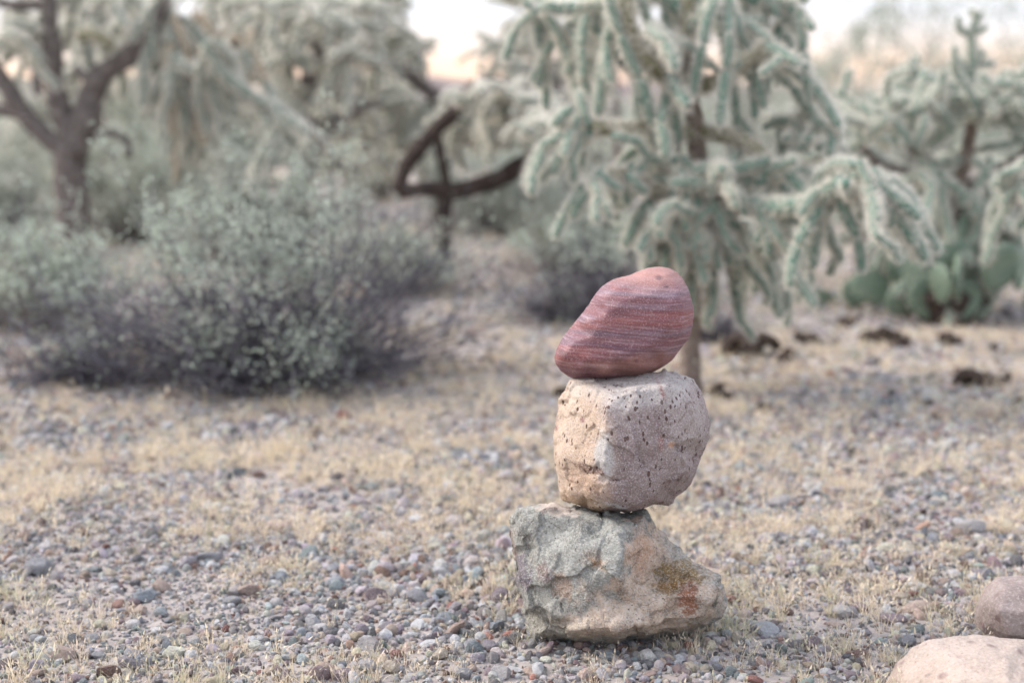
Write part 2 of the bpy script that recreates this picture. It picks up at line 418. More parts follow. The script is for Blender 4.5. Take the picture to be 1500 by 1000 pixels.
# -- top stone
OT = [(811,524),(816,507),(828,488),(839,475),(850,463),(858,452),(866,441),(878,423),(888,414),(898,408),(911,404),(924,401),(935,397),(946,393),(957,391),(970,390.5),(984,393),
      (992,398),(999,405),(1008,418),(1014,437),(1018,456),(1017,467),(1016,478),(1012,492),(1005,503),(996,514),(988,524),(979,533),(970,540),(958,546),(942,551),(924,554),(905,556),(888,557),
      (872,558),(859,558),(848,556.5),(838,554),(828,549),(820,543),(813,533)]
IT = [(826,521,.034),(840,500,.034),(862,470,.035),(885,436,.035),(905,421,.032),(940,411,.028),(975,406,.026),(996,424,.034),(1003,455,.034),(998,485,.036),(975,515,.036),(940,537,.036),(890,543,.036),(845,541,.032),
      (845,518,.038),(868,492,.043),(890,460,.044),(912,440,.046),(955,430,.048),(983,445,.050),(978,480,.051),(950,508,.051),(900,524,.049),(860,527,.043),
      (905,490,.049),(940,465,.051)]
def mat_top_stone(o0):
    m = NB('banded_red_sandstone', .62, .4)
    wob = m.noise(5, 2, color=True)
    v0 = m.map((.7, .7, 1), (0, R(-4), 0))
    vm = m.t.nodes.new('ShaderNodeVectorMath'); vm.operation = 'MULTIPLY_ADD'
    m.link(wob, vm.inputs[0]); vm.inputs[1].default_value = (0, 0, .012); m.t.links.new(v0, vm.inputs[2])
    v = vm.outputs[0]
    wide = m.noise(30, 3, .6, vec=m.map((.12, .12, 1), vec=v))
    c = m.ramp(wide, [(.30, (.095, .052, .072)), (.42, (.135, .066, .086)), (.50, (.17, .068, .075)), (.57, (.15, .090, .112)), (.68, (.22, .15, .17))])
    reds = m.noise(55, 3, .5, vec=m.map((.16, .16, 1), loc=(3, 0, 5), vec=v))
    c = m.mix(m.ramp(reds, [(.52, 0), (.64, .75)]), c, (.23, .070, .058))
    fine = m.noise(170, 4, .6, vec=m.map((.09, .09, 1), loc=(1, 0, 2), vec=v))
    c = m.mix(m.ramp(fine, [(.55, 0), (.66, .55)]), c, (.40, .29, .305))
    c = m.mix(m.ramp(fine, [(.30, .6), (.44, 0)]), c, (.075, .036, .048))
    lines = m.noise(75, 2, .4, vec=m.map((.03, .03, 1), loc=(7, 0, 9), vec=v))
    brk = m.ramp(m.noise(40, 4, .7, vec=m.map((.5, .5, 2), vec=m.tc)), [(.38, .1), (.6, .5)])
    for lo, lv in ((.53, lines), (.44, lines), (.50, m.noise(120, 2, .4, vec=m.map((.03, .03, 1), loc=(2, 0, 4), vec=v)))):
        c = m.mix(m.math('MULTIPLY', brk, m.ramp(m.math('ABSOLUTE', m.math('SUBTRACT', lv, lo)), [(0, .8), (.004, .6), (.012, 0)])), c, (.40, .30, .33))
    pale_crest = m.patch(tuple(at(965, 397, YC-.01)-o0), .03, .6, .5, (.45, .5, 1.8), 30)  # paler, more orange tone along the crest
    c = m.mix(m.math('MULTIPLY', pale_crest, .65), c, (.42, .22, .175))
    bot = m.patch(tuple(at(955, 540, YC-.03)-o0), .03, .5, .8, (.5, .5, 1.6), 50)
    c = m.mix(m.math('MULTIPLY', bot, .55), c, (.36, .19, .145))
    left = 0 and m.patch(tuple(at(850, 460, YC-.0)-o0), .04, .5, .5, (1.0, .6, .8), 40)
    
    for (px, py, r) in ((822, 517, .0045), (966, 407, .003), (975, 419, .0022), (930, 526, .003), (985, 404, .002)):
        f = m.patch(tuple(at(px, py, YC-.03)-o0), r, .5, .8, (.6, .2, 1.3), 300)
        c = m.mix(m.math('MULTIPLY', f, .8), c, (.09, .04, .045))
    sp = m.noise(600, 2, .8)
    c = m.mix(m.ramp(sp, [(.54, 0), (.68, .5)]), c, (.50, .38, .375))
    c = m.mix(m.ramp(sp, [(.30, .5), (.44, 0)]), c, (.13, .055, .06))
    pit = m.ramp(m.vor(230), [(.10, 0), (.2, 1)])
    h = m.math('ADD', m.math('MULTIPLY', fine, .7), m.math('MULTIPLY', sp, .35))
    h = m.math('ADD', h, m.math('MULTIPLY', pit, .2))
    return m.done(c, m.bump(h, .55, .0018))
def nt_(P): return .0009*fbm(P, 25, 3, 31, .5) + .0005*vnoise(P*np.array([.25, .25, 1]), 240, 6)
top, ot0 = stone_mesh('top_stone', OT, IT, YC, .062, .0016, 16, [], noise=nt_)
top.data.materials.append(mat_top_stone(ot0))
tag(top, 'smooth rounded brick red stone with pale bands, topmost of the stack', 'stone', 'three stones balanced in a stack')

# -- the two boulders at the right edge
def mat_boulder(name, a, b, c3):
    m = NB(name, .9, .2)
    c = m.ramp(m.noise(11, 7, .65), [(.3, a), (.5, b), (.7, c3)])
    sp = m.noise(260, 3, .8)
    c = m.mix(m.ramp(sp, [(.52, 0), (.66, .4)]), c, (.66, .58, .54))
    c = m.mix(m.ramp(sp, [(.3, .5), (.44, 0)]), c, (.17, .12, .11))
    spot = m.math('MULTIPLY', m.ramp(m.vor(38), [(.12, 1), (.26, 0)]), m.ramp(m.noise(20, 2), [(.46, 0), (.56, .7)]))
    c = m.mix(spot, c, (.2, .13, .12))
    return m.done(c, m.bump(m.noise(60, 7, .7), .9, .006))
def nbo(P): return .005*fbm(P, 12, 3, 51) + .0015*fbm(P, 60, 3, 55)
YB = 1.50
O1 = [(1296,1010),(1300,994),(1312,972),(1335,950),(1362,936),(1392,930),(1430,927),(1470,930),(1510,938),(1560,952),(1600,985),(1625,1030),(1630,1080),(1600,1120),(1500,1140),(1400,1135),(1330,1100),(1300,1050)]
I1 = [(1330,1000,.04),(1345,972,.03),(1400,955,.04),(1470,955,.05),(1540,980,.05),(1400,1000,.085),(1480,1000,.10),(1560,1030,.09),(1340,1060,.07),(1450,1070,.12),(1540,1085,.10)]
bo1, q0 = stone_mesh('boulder', O1, I1, YB, .13, .003, 4, [], noise=nbo)
bo1.data.materials.append(mat_boulder('pink_tan_stone', (.36, .28, .23), (.46, .37, .305), (.54, .45, .38)))
tag(bo1, 'pinkish tan rounded boulder cut off by the bottom right corner of the photo', 'boulder')
YB2 = 1.68
O2 = [(1430,930),(1431,905),(1436,885),(1447,862),(1462,848),(1490,845),(1530,843),(1575,850),(1620,862),(1640,890),(1645,920),(1630,950),(1570,960),(1500,962),(1445,950)]
I2 = [(1446,915,.03),(1452,885,.04),(1470,864,.035),(1520,862,.04),(1580,872,.04),(1468,895,.07),(1520,895,.08),(1585,905,.07),(1480,930,.075),(1550,935,.08)]
bo2, q1 = stone_mesh('boulder', O2, I2, YB2, .12, .003, 3, [], noise=nbo)
bo2.data.materials.append(mat_boulder('brown_mauve_stone', (.22, .175, .155), (.31, .25, .225), (.40, .34, .305)))
tag(bo2, 'brownish mauve squarish boulder at the right edge, behind the pinkish one', 'boulder')

# ------------------------------------------------------------------ pebbles
def ico(sub):
    bm = bmesh.new(); bmesh.ops.create_icosphere(bm, subdivisions=sub, radius=1)
    V = np.array([v.co[:] for v in bm.verts]); F = [tuple(v.index for v in f.verts) for f in bm.faces]; bm.free()
    return V, F
def pebble_shape(seed, sub, angular):
    rng = np.random.default_rng(seed); V, F = ico(sub)
    s = np.array([1, rng.uniform(.65, .95), rng.uniform(.45, .75)])
    V = V*(1 + .18*fbm(V, .9, 2, seed)[:, None])
    for k in range(int(6+angular*8)):
        n = rng.normal(size=3); n /= np.linalg.norm(n); d = rng.uniform(.55, .9) if angular > .4 else rng.uniform(.78, .98)
        t = V@n - d; V = V - np.outer(np.clip(t, 0, None)*(.92), n)
    V = V*s
    V = V + .03*np.stack([vnoise(V, 4, seed+k) for k in range(3)], 1)
    return V, F
def mat_pebble(name, mode):
    m = NB(name, .85, .3)
    if mode == 'inst':
        a = m.t.nodes.new('ShaderNodeAttribute'); a.attribute_type = 'INSTANCER'; a.attribute_name = 'pcol'; col = a.outputs['Color']
    else:
        a = m.t.nodes.new('ShaderNodeObjectInfo'); col = a.outputs['Color']
    c = m.mix(m.ramp(m.noise(2.2, 6, .75), [(.35, .55), (.6, 0)]), col, m.mix(1, col, (.5, .48, .46), 'MULTIPLY'))
    c = m.mix(m.ramp(m.noise(9, 3, .8), [(.52, 0), (.66, .45)]), c, (.6, .57, .54))
    return m.done(c, m.bump(m.noise(5, 5, .75), .7, .12))
PCOL = {'grey': (.33, .33, .345), 'dark grey': (.15, .145, .155), 'blue grey': (.26, .29, .32), 'pinkish tan': (.50, .39, .33), 'mauve': (.30, .235, .25),
        'white': (.66, .63, .61), 'cream': (.58, .50, .40), 'teal grey': (.27, .315, .31), 'brick red': (.29, .14, .115), 'brown': (.23, .15, .12), 'light grey': (.50, .475, .465), 'lavender grey': (.38, .345, .38)}
PW = {'grey': 20, 'dark grey': 8, 'blue grey': 9, 'pinkish tan': 14, 'mauve': 7, 'white': 6, 'cream': 14, 'teal grey': 5, 'brick red': 1.2, 'brown': 5, 'light grey': 22, 'lavender grey': 10}
names = list(PCOL); pw = np.array([PW[n] for n in names], float); pw /= pw.sum(); parr = np.array([PCOL[n] for n in names])

def collection(name, objs):
    c = bpy.data.collections.new(name)
    for o in objs: c.objects.link(o)
    return c
def scatter(name, P, rot, scl, idx, cols, coll, label=None, cat=None):
    me = bpy.data.meshes.new(name); n = len(P)
    me.vertices.add(n); me.vertices.foreach_set('co', np.asarray(P, np.float32).ravel())
    for an, ty, data in (('rot', 'FLOAT_VECTOR', rot), ('scl', 'FLOAT_VECTOR', scl)):
        a = me.attributes.new(an, ty, 'POINT'); a.data.foreach_set('vector', np.asarray(data, np.float32).ravel())
    a = me.attributes.new('idx', 'INT', 'POINT'); a.data.foreach_set('value', np.asarray(idx, np.int32))
    a = me.attributes.new('pcol', 'FLOAT_COLOR', 'POINT'); a.data.foreach_set('color', np.concatenate([cols, np.ones((n, 1))], 1).astype(np.float32).ravel())
    me.update()
    o = bpy.data.objects.new(name, me); C.objects.link(o)
    g = bpy.data.node_groups.new(name+'_nodes', 'GeometryNodeTree')
    g.interface.new_socket('Geometry', in_out='INPUT', socket_type='NodeSocketGeometry')
    g.interface.new_socket('Geometry', in_out='OUTPUT', socket_type='NodeSocketGeometry')
    gi = g.nodes.new('NodeGroupInput'); go = g.nodes.new('NodeGroupOutput')
    ci = g.nodes.new('GeometryNodeCollectionInfo'); ci.inputs[0].default_value = coll
    ci.inputs['Separate Children'].default_value = True; ci.inputs['Reset Children'].default_value = True
    ip = g.nodes.new('GeometryNodeInstanceOnPoints'); ip.inputs['Pick Instance'].default_value = True
    def attr(nm, ty):
        a = g.nodes.new('GeometryNodeInputNamedAttribute'); a.data_type = ty; a.inputs['Name'].default_value = nm; return a.outputs['Attribute']
    er = g.nodes.new('FunctionNodeEulerToRotation'); g.links.new(attr('rot', 'FLOAT_VECTOR'), er.inputs[0])
    g.links.new(gi.outputs[0], ip.inputs['Points']); g.links.new(ci.outputs[0], ip.inputs['Instance'])
    g.links.new(attr('idx', 'INT'), ip.inputs['Instance Index'])
    g.links.new(er.outputs[0], ip.inputs['Rotation']); g.links.new(attr('scl', 'FLOAT_VECTOR'), ip.inputs['Scale'])
    g.links.new(ip.outputs[0], go.inputs[0])
    md = o.modifiers.new('scatter', 'NODES'); md.node_group = g
    tag(o, label, cat, kind='stuff')
    return o

def field(rng, Y0, Y1, per_m2, margin):
    """random ground points in the wedge the camera sees, plus a margin"""
    area = (Y1-Y0)*((Y0+Y1)*.37 + 2*margin); n = int(area*per_m2)
    y = np.sqrt(rng.uniform(Y0**2, Y1**2, n*2)); hw = .37*y + margin
    x = rng.uniform(-1, 1, n*2)*(.37*Y1+margin); k = np.abs(x) < hw
    x, y = x[k][:n], y[k][:n]
    return x, y
def in_cairn(x, y, r=.0):
    return ((x-.115)/(.115+r))**2 + ((y-1.67)/(.065+r))**2 < 1

mat_pi = mat_pebble('pebble_stone', 'inst'); mat_po = mat_pebble('larger_pebble_stone', 'obj')
src = []
for k in range(14):
    V, F = pebble_shape(100+k, 2, (.4, 1, 1)[k % 3])
    me = bpy.data.meshes.new('pebble_source'); me.from_pydata(V.tolist(), [], F); me.materials.append(mat_pi)
    me.polygons.foreach_set('use_smooth', [False]*len(me.polygons))
    src.append(bpy.data.objects.new('pebble_source', me))
peb_coll = collection('pebble_sources', src)

rng = np.random.default_rng(12)
Ps, Rs, Ss, Is, Cs = [], [], [], [], []
def add_gravel(x, y, size):
    n = len(x); z = gz(x, y)
    Ps.append(np.stack([x, y, z + size*.22], 1))
    Rs.append(np.stack([rng.normal(0, .6, n), rng.normal(0, .6, n), rng.uniform(0, 6.28, n)], 1))
    s = size[:, None]*np.stack([rng.uniform(.8, 1.25, n), rng.uniform(.8, 1.2, n), rng.uniform(.8, 1.3, n)], 1)
    Ss.append(s); Is.append(rng.integers(0, 14, n))
    ci = rng.choice(len(names), n, p=pw); c = parr[ci]*np.exp(rng.normal(.30, .36, (n, 1)))*rng.uniform(.95, 1.05, (n, 3))*np.array([1.03, 1, .96])
    Cs.append(np.clip(c, .02, .8))
for (Y0, Y1, d, s0, sg, mg) in ((1.30, 2.1, 32000, .0033, .52, .5), (2.1, 3.2, 16000, .0042, .50, .55), (3.2, 5.2, 4500, .0068, .45, .8), (5.2, 10, 900, .010, .5, 1.2)):
    x, y = field(rng, Y0, Y1, d, mg)
    P0 = np.stack([x, y, 0*x], 1)
    dens = .90 + .25*fbm(P0, 3.2, 2, 40)
    far = np.clip((y-2.8)/3, 0, .4)
    k = (rng.uniform(size=len(x)) < dens - far) & ~in_cairn(x, y, -.025)
    x, y = x[k], y[k]
    big = 1 + .35*fbm(np.stack([x, y, 0*x], 1), 2.3, 2, 77)
    size = s0*np.exp(rng.normal(0, sg, len(x)))*big
    add_gravel(x, y, np.clip(size, .0018, .017))
scatter('gravel', np.concatenate(Ps), np.concatenate(Rs), np.concatenate(Ss), np.concatenate(Is), np.concatenate(Cs), peb_coll,
        'fine mixed grey and tan gravel covering the desert ground', 'gravel')

# ------------------------------------------------------------------ larger stones lying in the gravel, one by one
big_me = {}
for k in range(15):
    V, F = pebble_shape(300+k, 3, (.3, .7, 1)[k % 3])
    me = bpy.data.meshes.new('loose_stone'); me.from_pydata(V.tolist(), [], F); me.materials.append(mat_po)
    me.polygons.foreach_set('use_smooth', [k % 3 == 0]*len(me.polygons)); big_me[k] = me
SHAPES = {0: 'rounded', 1: 'blunt', 2: 'angular'}
stones = []
taken = []
def put_stone(px, py, wpx, colour, k=None, flat=1.0, rr=None):
    Y = ground_y(py + wpx*.12); p = at(px, py, Y); x = p.x
    if in_cairn(x, Y, .0): return
    size = wpx/FPX*math.hypot(Y, CAM_H)/2
    for (a, b, s) in taken:
        if math.hypot(a-x, b-Y) < (s+size)*.95: return
    taken.append((x, Y, size))
    rr = rr or random
    if k is None: k = rr.randrange(15)
    o = bpy.data.objects.new('loose_stone', big_me[k]); C.objects.link(o)
    o.location = (x, Y, gz1(x, Y) + size*.34*flat)
    o.rotation_euler = (rr.gauss(0, .18), rr.gauss(0, .18), rr.uniform(-.5, .5) + (math.pi if rr.random() < .5 else 0))
    o.scale = (size*1.05, size*1.0, size*1.05*flat)
    c = PCOL[colour]; v = rr.uniform(1.0, 1.3); o.color = (c[0]*v, c[1]*v, c[2]*v, 1)
    stones.append(dict(o=o, px=px, py=py, w=wpx, col=colour, sh=SHAPES[k % 3], flat=flat))
random.seed(5)
HAND = [(55,828,42,'grey',2,1),(66,800,22,'white',2,1),(252,786,20,'white',0,1),(212,870,38,'blue grey',2,.9),(199,850,20,'dark grey',2,1),(238,857,30,'pinkish tan',0,1),
 (305,812,38,'grey',1,.8),(360,862,44,'pinkish tan',2,.7),(392,820,32,'pinkish tan',0,.9),(415,845,34,'blue grey',1,.9),(452,810,38,'teal grey',2,.8),(552,872,36,'mauve',2,1),
 (612,872,32,'grey',0,1),(542,945,38,'light grey',1,1.1),(574,975,36,'cream',1,1),(583,955,24,'brick red',1,1),(535,975,36,'light grey',2,1.1),(505,985,40,'mauve',2,.8),
 (300,930,22,'pinkish tan',0,1),(195,910,24,'white',0,1),(92,955,38,'pinkish tan',2,1.1),(58,968,34,'lavender grey',2,.9),(157,982,44,'brown',2,.9),(340,880,28,'grey',0,1),(330,970,22,'dark grey',1,1),
 (350,685,24,'brown',1,1),(503,606,28,'brick red',1,1),(330,622,36,'light grey',0,.8),(408,762,52,'pinkish tan',2,.45),(1067,880,26,'brick red',2,1),(1143,733,38,'light grey',0,.8),
 (1127,782,22,'white',0,.9),(1423,772,46,'light grey',2,.9),(1328,825,22,'dark grey',2,1.1),(1123,867,28,'blue grey',2,1),(1232,900,30,'white',2,1),(1257,893,28,'mauve',1,1),
 (1338,872,24,'brick red',1,.9),(1343,892,40,'pinkish tan',0,.8),(1307,907,36,'mauve',0,.7),(1328,942,30,'grey',2,1),(1188,942,32,'mauve',2,1),(1064,943,20,'pinkish tan',1,1),
 (1240,963,18,'dark grey',2,1),(1262,960,28,'brown',0,1),(1245,990,28,'mauve',1,1),(1393,897,22,'grey',1,1.1),(1480,822,22,'lavender grey',0,.8),(1072,983,28,'teal grey',2,1),(1108,995,30,'brick red',2,.7),
 (1380,610,34,'pinkish tan',2,1),(1445,612,40,'pinkish tan',1,1),(575,720,40,'light grey',2,.6),(640,750,34,'grey',2,.8),(700,962,30,'lavender grey',2,1),(735,985,34,'light grey',1,1)]
for h in HAND: put_stone(h[0], h[1], h[2], h[3], h[4] + 3*random.randrange(5), h[5])
rr = random.Random(77)
tries = 0
while len(stones) < 285 and tries < 6000:
    tries += 1
    u = rr.random()**.75
    py = 615 + 380*u; px = rr.uniform(4, 1496)
    Y = ground_y(py); wm = rr.uniform(.011, .0195) * (1.25 if rr.random() < .18 else 1)
    if py < 760: wm *= 1.35
    wpx = wm*FPX/Y
    put_stone(px, py, wpx, rr.choices(names, weights=list(pw))[0], None, rr.uniform(.65, 1.05), rr)
# labels: colour, shape, size, landmark; any left alike are told apart by their order across the photo
def landmark(px, py):
    if py < 700:
        return ('below the big shrub' if px < 690 and py < 640 else 'between shrub and stack') if px < 800 else 'on sand towards the cactus'
    if px > 1180: return 'near the right boulders' if py > 820 else 'behind the right boulders'
    if px > 900: return 'right of the base stone' if py > 780 else 'behind the stack, right side'
    if px > 600: return 'left of the base stone' if py > 780 else 'behind the stack, left side'
    if px > 300: return 'in lower middle gravel' if py > 860 else 'in grass left of stack'
    return 'in lower left gravel' if py > 860 else 'in grass at far left'
ORD = ['leftmost', 'second from left', 'third from left', 'fourth from left', 'fifth from left', 'sixth from left', 'seventh from left', 'eighth from left', 'ninth from left', 'tenth from left']
byl = {}
for s in stones:
    size = 'large' if s['w'] > 36 else ('medium' if s['w'] > 24 else 'small')
    fl = 'flat ' if s['flat'] < .75 else ''
    s['lab'] = f"{size} {s['col']} {fl}{s['sh']} stone {landmark(s['px'], s['py'])}"
    byl.setdefault(s['lab'], []).append(s)
for lab, L in byl.items():
    L.sort(key=lambda s: s['px'])
    for i, s in enumerate(L):
        t = lab if len(L) == 1 else f"{lab}, {ORD[i]}" if len(L) > 2 else f"{lab}, {'left' if i == 0 else 'right'} one of two"
        tag(s['o'], t, 'stone', 'larger stones lying in the gravel')

# ------------------------------------------------------------------ dry grass
def strip_blade(V, F, rng, base, h, w, lean, az, bend, seg=3):
    i0 = len(V); d = np.array([math.cos(az), math.sin(az), 0]); s = np.array([-d[1], d[0], 0]); 
    th = rng.uniform(0, 3.14); s = s*math.cos(th) + d*math.sin(th)
    p = np.array(base, float); a = lean
    for k in range(seg+1):
        ww = w*(1 - .8*k/seg)
        V.append(p - s*ww/2); V.append(p + s*ww/2)
        p = p + (d*math.sin(a) + np.array([0, 0, 1])*math.cos(a))*h/seg; a += bend/seg
    for k in range(seg): q = i0 + 2*k; F.append((q, q+1, q+3, q+2))
def mat_grass():
    m = NB('dry_straw', .8, .25)
    a = m.t.nodes.new('ShaderNodeAttribute'); a.attribute_type = 'INSTANCER'; a.attribute_name = 'pcol'
    c = m.mix(m.ramp(m.noise(90, 2), [(.35, .5), (.6, 0)]), a.outputs['Color'], m.mix(1, a.outputs['Color'], (.75, .68, .55), 'MULTIPLY'))
    m.done(c); m.translucent(c, .35); return m.m
gm = mat_grass(); gsrc = []
for k in range(9):
    r2 = np.random.default_rng(900+k); V, F = [], []
    for b in range(int(r2.integers(6, 17))):
        az = r2.uniform(0, 6.28); rad = abs(r2.normal(0, .006))
        strip_blade(V, F, r2, (rad*math.cos(az), rad*math.sin(az), 0), r2.uniform(.010, .030), r2.uniform(.0007, .0014), abs(r2.normal(0, .35)), az, r2.uniform(-.3, 1.3))
        if r2.random() < .35:   # a small seed head
            v = V[-1]; strip_blade(V, F, r2, v, .006, .0030, r2.uniform(0, 1), az, .5, 2)
    me = bpy.data.meshes.new('grass_source'); me.from_pydata([tuple(v) for v in V], [], F); me.materials.append(gm)
    gsrc.append(bpy.data.objects.new('grass_source', me))
gcoll = collection('grass_sources', gsrc)
rng = np.random.default_rng(99)
Ps, Rs, Ss, Is, Cs = [], [], [], [], []
for (Y0, Y1, d, th, s0) in ((1.32, 1.72, 5200, .16, .68), (1.72, 2.0, 5600, .04, .75), (2.0, 2.7, 5600, -.08, .75), (2.7, 4.2, 2800, .0, .85), (4.2, 8, 500, .05, 1.2), (8, 16, 80, .1, 2.0)):
    x, y = field(rng, Y0, Y1, d, .8)
    P0 = np.stack([x, y, 0*x], 1)
    f = .55*fbm(P0, 9, 3, 66) + .14*fbm(P0, 1.6, 2, 61)
    k = (f > th + rng.normal(0, .28, len(x))) & ~in_cairn(x, y, -.015)
    x, y = x[k], y[k]; n = len(x)
    s = s0*np.exp(rng.normal(0, .28, n))*np.clip(.95+.3*f[k], .6, 1.4)
    Ps.append(np.stack([x, y, gz(x, y)-.001], 1)); Rs.append(np.stack([0*x, 0*x, rng.uniform(0, 6.28, n)], 1)); Ss.append(np.stack([s, s, s*rng.uniform(.8, 1.2, n)], 1))
    Is.append(rng.integers(0, 9, n))
    base_c = np.array([.82, .72, .555]); gr = np.array([.60, .58, .42]); pk = np.array([.76, .65, .54])
    t = rng.uniform(size=(n, 1)); c = np.where(t < (.22 if Y0 < 1.8 else .08), gr, np.where(t > .8, pk, base_c))*rng.uniform(.8, 1.15, (n, 1))
    Cs.append(c)
scatter('dry_grass', np.concatenate(Ps), np.concatenate(Rs), np.concatenate(Ss), np.concatenate(Is), np.concatenate(Cs), gcoll,
        'short straw coloured dry grass growing through the gravel', 'grass')

# ------------------------------------------------------------------ tubes
def catmull(P, sub=5):
    P = [np.array(p, float) for p in P]
    if len(P) < 3: return P
    Q = [2*P[0]-P[1]] + P + [2*P[-1]-P[-2]]; out = []
    for i in range(1, len(Q)-2):
        for k in range(sub):
            t = k/sub; a, b, c, d = Q[i-1], Q[i], Q[i+1], Q[i+2]
            out.append(.5*((2*b)+(-a+c)*t+(2*a-5*b+4*c-d)*t*t+(-a+3*b-3*c+d)*t**3))
    out.append(P[-1]); return out
def add_tube(V, F, P, rad, sides=8, cap=True, rough=0, seed=0):
    P = [np.array(p, float) for p in P]; n = len(P); base = len(V)
    T = [P[min(i+1, n-1)] - P[max(i-1, 0)] for i in range(n)]
    ref = np.array([.31, .47, .83])
    for i in range(n):
        t = T[i]/(np.linalg.norm(T[i])+1e-9)
        a = ref - t*ref.dot(t); a /= np.linalg.norm(a)+1e-9; b = np.cross(t, a); ref = a
        for k in range(sides):
            an = 2*math.pi*k/sides
            V.append(P[i] + (a*math.cos(an) + b*math.sin(an))*rad[i])
    if rough:
        A = np.array(V[base:]); nn = fbm(A, .6/max(rad), 3, seed)*rough
        cen = np.repeat(np.array(P), sides, 0); A = cen + (A-cen)*(1+nn[:, None])
        V[base:] = list(A)
    for i in range(n-1):
        for k in range(sides):
            q = base+i*sides; k2 = (k+1) % sides
            F.append((q+k, q+k2, q+sides+k2, q+sides+k))
    if cap:
        F.append(tuple(base+k for k in range(sides-1, -1, -1))); F.append(tuple(base+(n-1)*sides+k for k in range(sides)))
def add_spines(V, F, pts, nrm, rng, per, length, width, spread=.9):
    for p, nn in zip(pts, nrm):
        for _ in range(per):
            d = nn + rng.normal(0, spread, 3)*.75; d /= np.linalg.norm(d)+1e-9
            if d.dot(nn) < .05: d = d + nn*(.2-d.dot(nn)); d /= np.linalg.norm(d)
            s = np.cross(d, rng.normal(size=3)); s /= np.linalg.norm(s)+1e-9
            L = length*rng.uniform(.5, 1.15); i = len(V)
            V.append(p - s*width/2); V.append(p + s*width/2); V.append(p + d*L); F.append((i, i+1, i+2))

# ------------------------------------------------------------------ cholla materials
def mat_skin(name, a, b, c3):
    m = NB(name, .75, .25)
    c = m.ramp(m.noise(60, 4), [(.3, a), (.5, b), (.7, c3)])
    return m.done(c, m.bump(m.noise(140, 3), .5, .002))
skin = mat_skin('cactus_skin', (.085, .16, .122), (.125, .215, .165), (.175, .26, .205))
skin_old = mat_skin('old_cactus_skin', (.16, .155, .09), (.21, .20, .125), (.26, .235, .155))
skin_bg = mat_skin('distant_cactus_skin', (.095, .15, .115), (.135, .19, .15), (.18, .235, .185))
skin_dry = mat_skin('dry_cactus_skin', (.26, .19, .12), (.33, .25, .16), (.30, .28, .18))
def mat_spine(name, col, f=.45):
    m = NB(name, .6, .4); m.done(col); m.translucent(col, f); return m.m
spine = mat_spine('pale_spines', (.84, .80, .71)); spine_d = mat_spine('brown_spines', (.42, .31, .21), .2)
def mat_bark(name, a, b, c3, sc=30):
    m = NB(name, .95, .15)
    c = m.ramp(m.noise(sc, 6, .7), [(.3, a), (.5, b), (.72, c3)])
    h = m.math('ADD', m.noise(sc*2.5, 5, .7), m.vor(sc*1.6))
    return m.done(c, m.bump(h, 1, .008))
bark = mat_bark('cactus_bark', (.08, .068, .062), (.145, .125, .112), (.25, .22, .195))
bark_dk = mat_bark('dark_wood', (.03, .023, .02), (.06, .045, .038), (.11, .085, .07))
bark_t = mat_bark('tan_bark', (.13, .10, .085), (.24, .19, .155), (.36, .30, .25))

def joint_mesh(name, seed, L, r, na, per, slen, sw, mats, sides=10, rings=12, bend=.25):
    rng = np.random.default_rng(seed); V, F = [], []
    curve = rng.uniform(-bend, bend)*L; az = rng.uniform(0, 6.28)
    prof = lambda t: r*(min(1, (t/.10))**.5 if t < .10 else (max(0, (1-t)/.12))**.5 if t > .88 else 1)*(1-.18*abs(t-.45))
    def cen(t): o = curve*math.sin(t*math.pi)*.6; return np.array([o*math.cos(az), o*math.sin(az), t*L])
    ts = [0.004] + [i/rings for i in range(1, rings)] + [.996]
    for t in ts:
        for k in range(sides):
            an = 2*math.pi*k/sides + t*3; rr_ = max(prof(t), r*.15)*(1 + .16*math.cos(5*an+16*t*L/.12)*math.cos(26*t*L/.12))
            V.append(cen(t) + np.array([math.cos(an), math.sin(an), 0])*rr_)
    n = len(ts)
    for i in range(n-1):
        for k in range(sides):
            F.append((i*sides+k, i*sides+(k+1) % sides, (i+1)*sides+(k+1) % sides, (i+1)*sides+k))
    F.append(tuple(range(sides-1, -1, -1))); F.append(tuple((n-1)*sides+k for k in range(sides)))
    nf = len(F); pts, nr = [], []
    for a in range(na):
        t = .04 + .95*(a+.5)/na; an = a*2.39996 + rng.normal(0, .15)
        nn = np.array([math.cos(an), math.sin(an), 0]); 
        if t > .9: nn = nn*.7 + np.array([0, 0, .7])
        pts.append(cen(t) + np.array([math.cos(an), math.sin(an), 0])*prof(t)*.98); nr.append(nn + np.array([0, 0, .25]))
    add_spines(V, F, pts, nr, rng, per, slen, sw)
    me = bpy.data.meshes.new(name); me.from_pydata([tuple(v) for v in V], [], F)
    for m in mats: me.materials.append(m)
    me.polygons.foreach_set('material_index', [0]*nf + [1]*(len(F)-nf))
    me.polygons.foreach_set('use_smooth', [True]*nf + [False]*(len(F)-nf)); me.update()
    return me
JL = .11
near_j = [joint_mesh('joint', 40+k, JL, .0112, 58, 9, .023, .0013, [skin, spine], bend=.10) for k in range(7)]
fine_j = [joint_mesh('joint', 60+k, JL, .0125, 42, 9, .013, .0011, [skin, spine]) for k in range(5)]
far_j = [joint_mesh('joint', 80+k, JL, .0150, 42, 11, .024, .0026, [skin_bg, spine], 8, 8, .10) for k in range(6)]
dry_j = [joint_mesh('joint', 95+k, JL, .0125, 32, 8, .018, .0018, [skin_dry, spine], 8, 8) for k in range(3)]
dead_j = [joint_mesh('dead_joint', 98+k, JL, .0150, 26, 5, .010, .0016, [bark_dk, spine_d], 8, 8, .5) for k in range(4)]

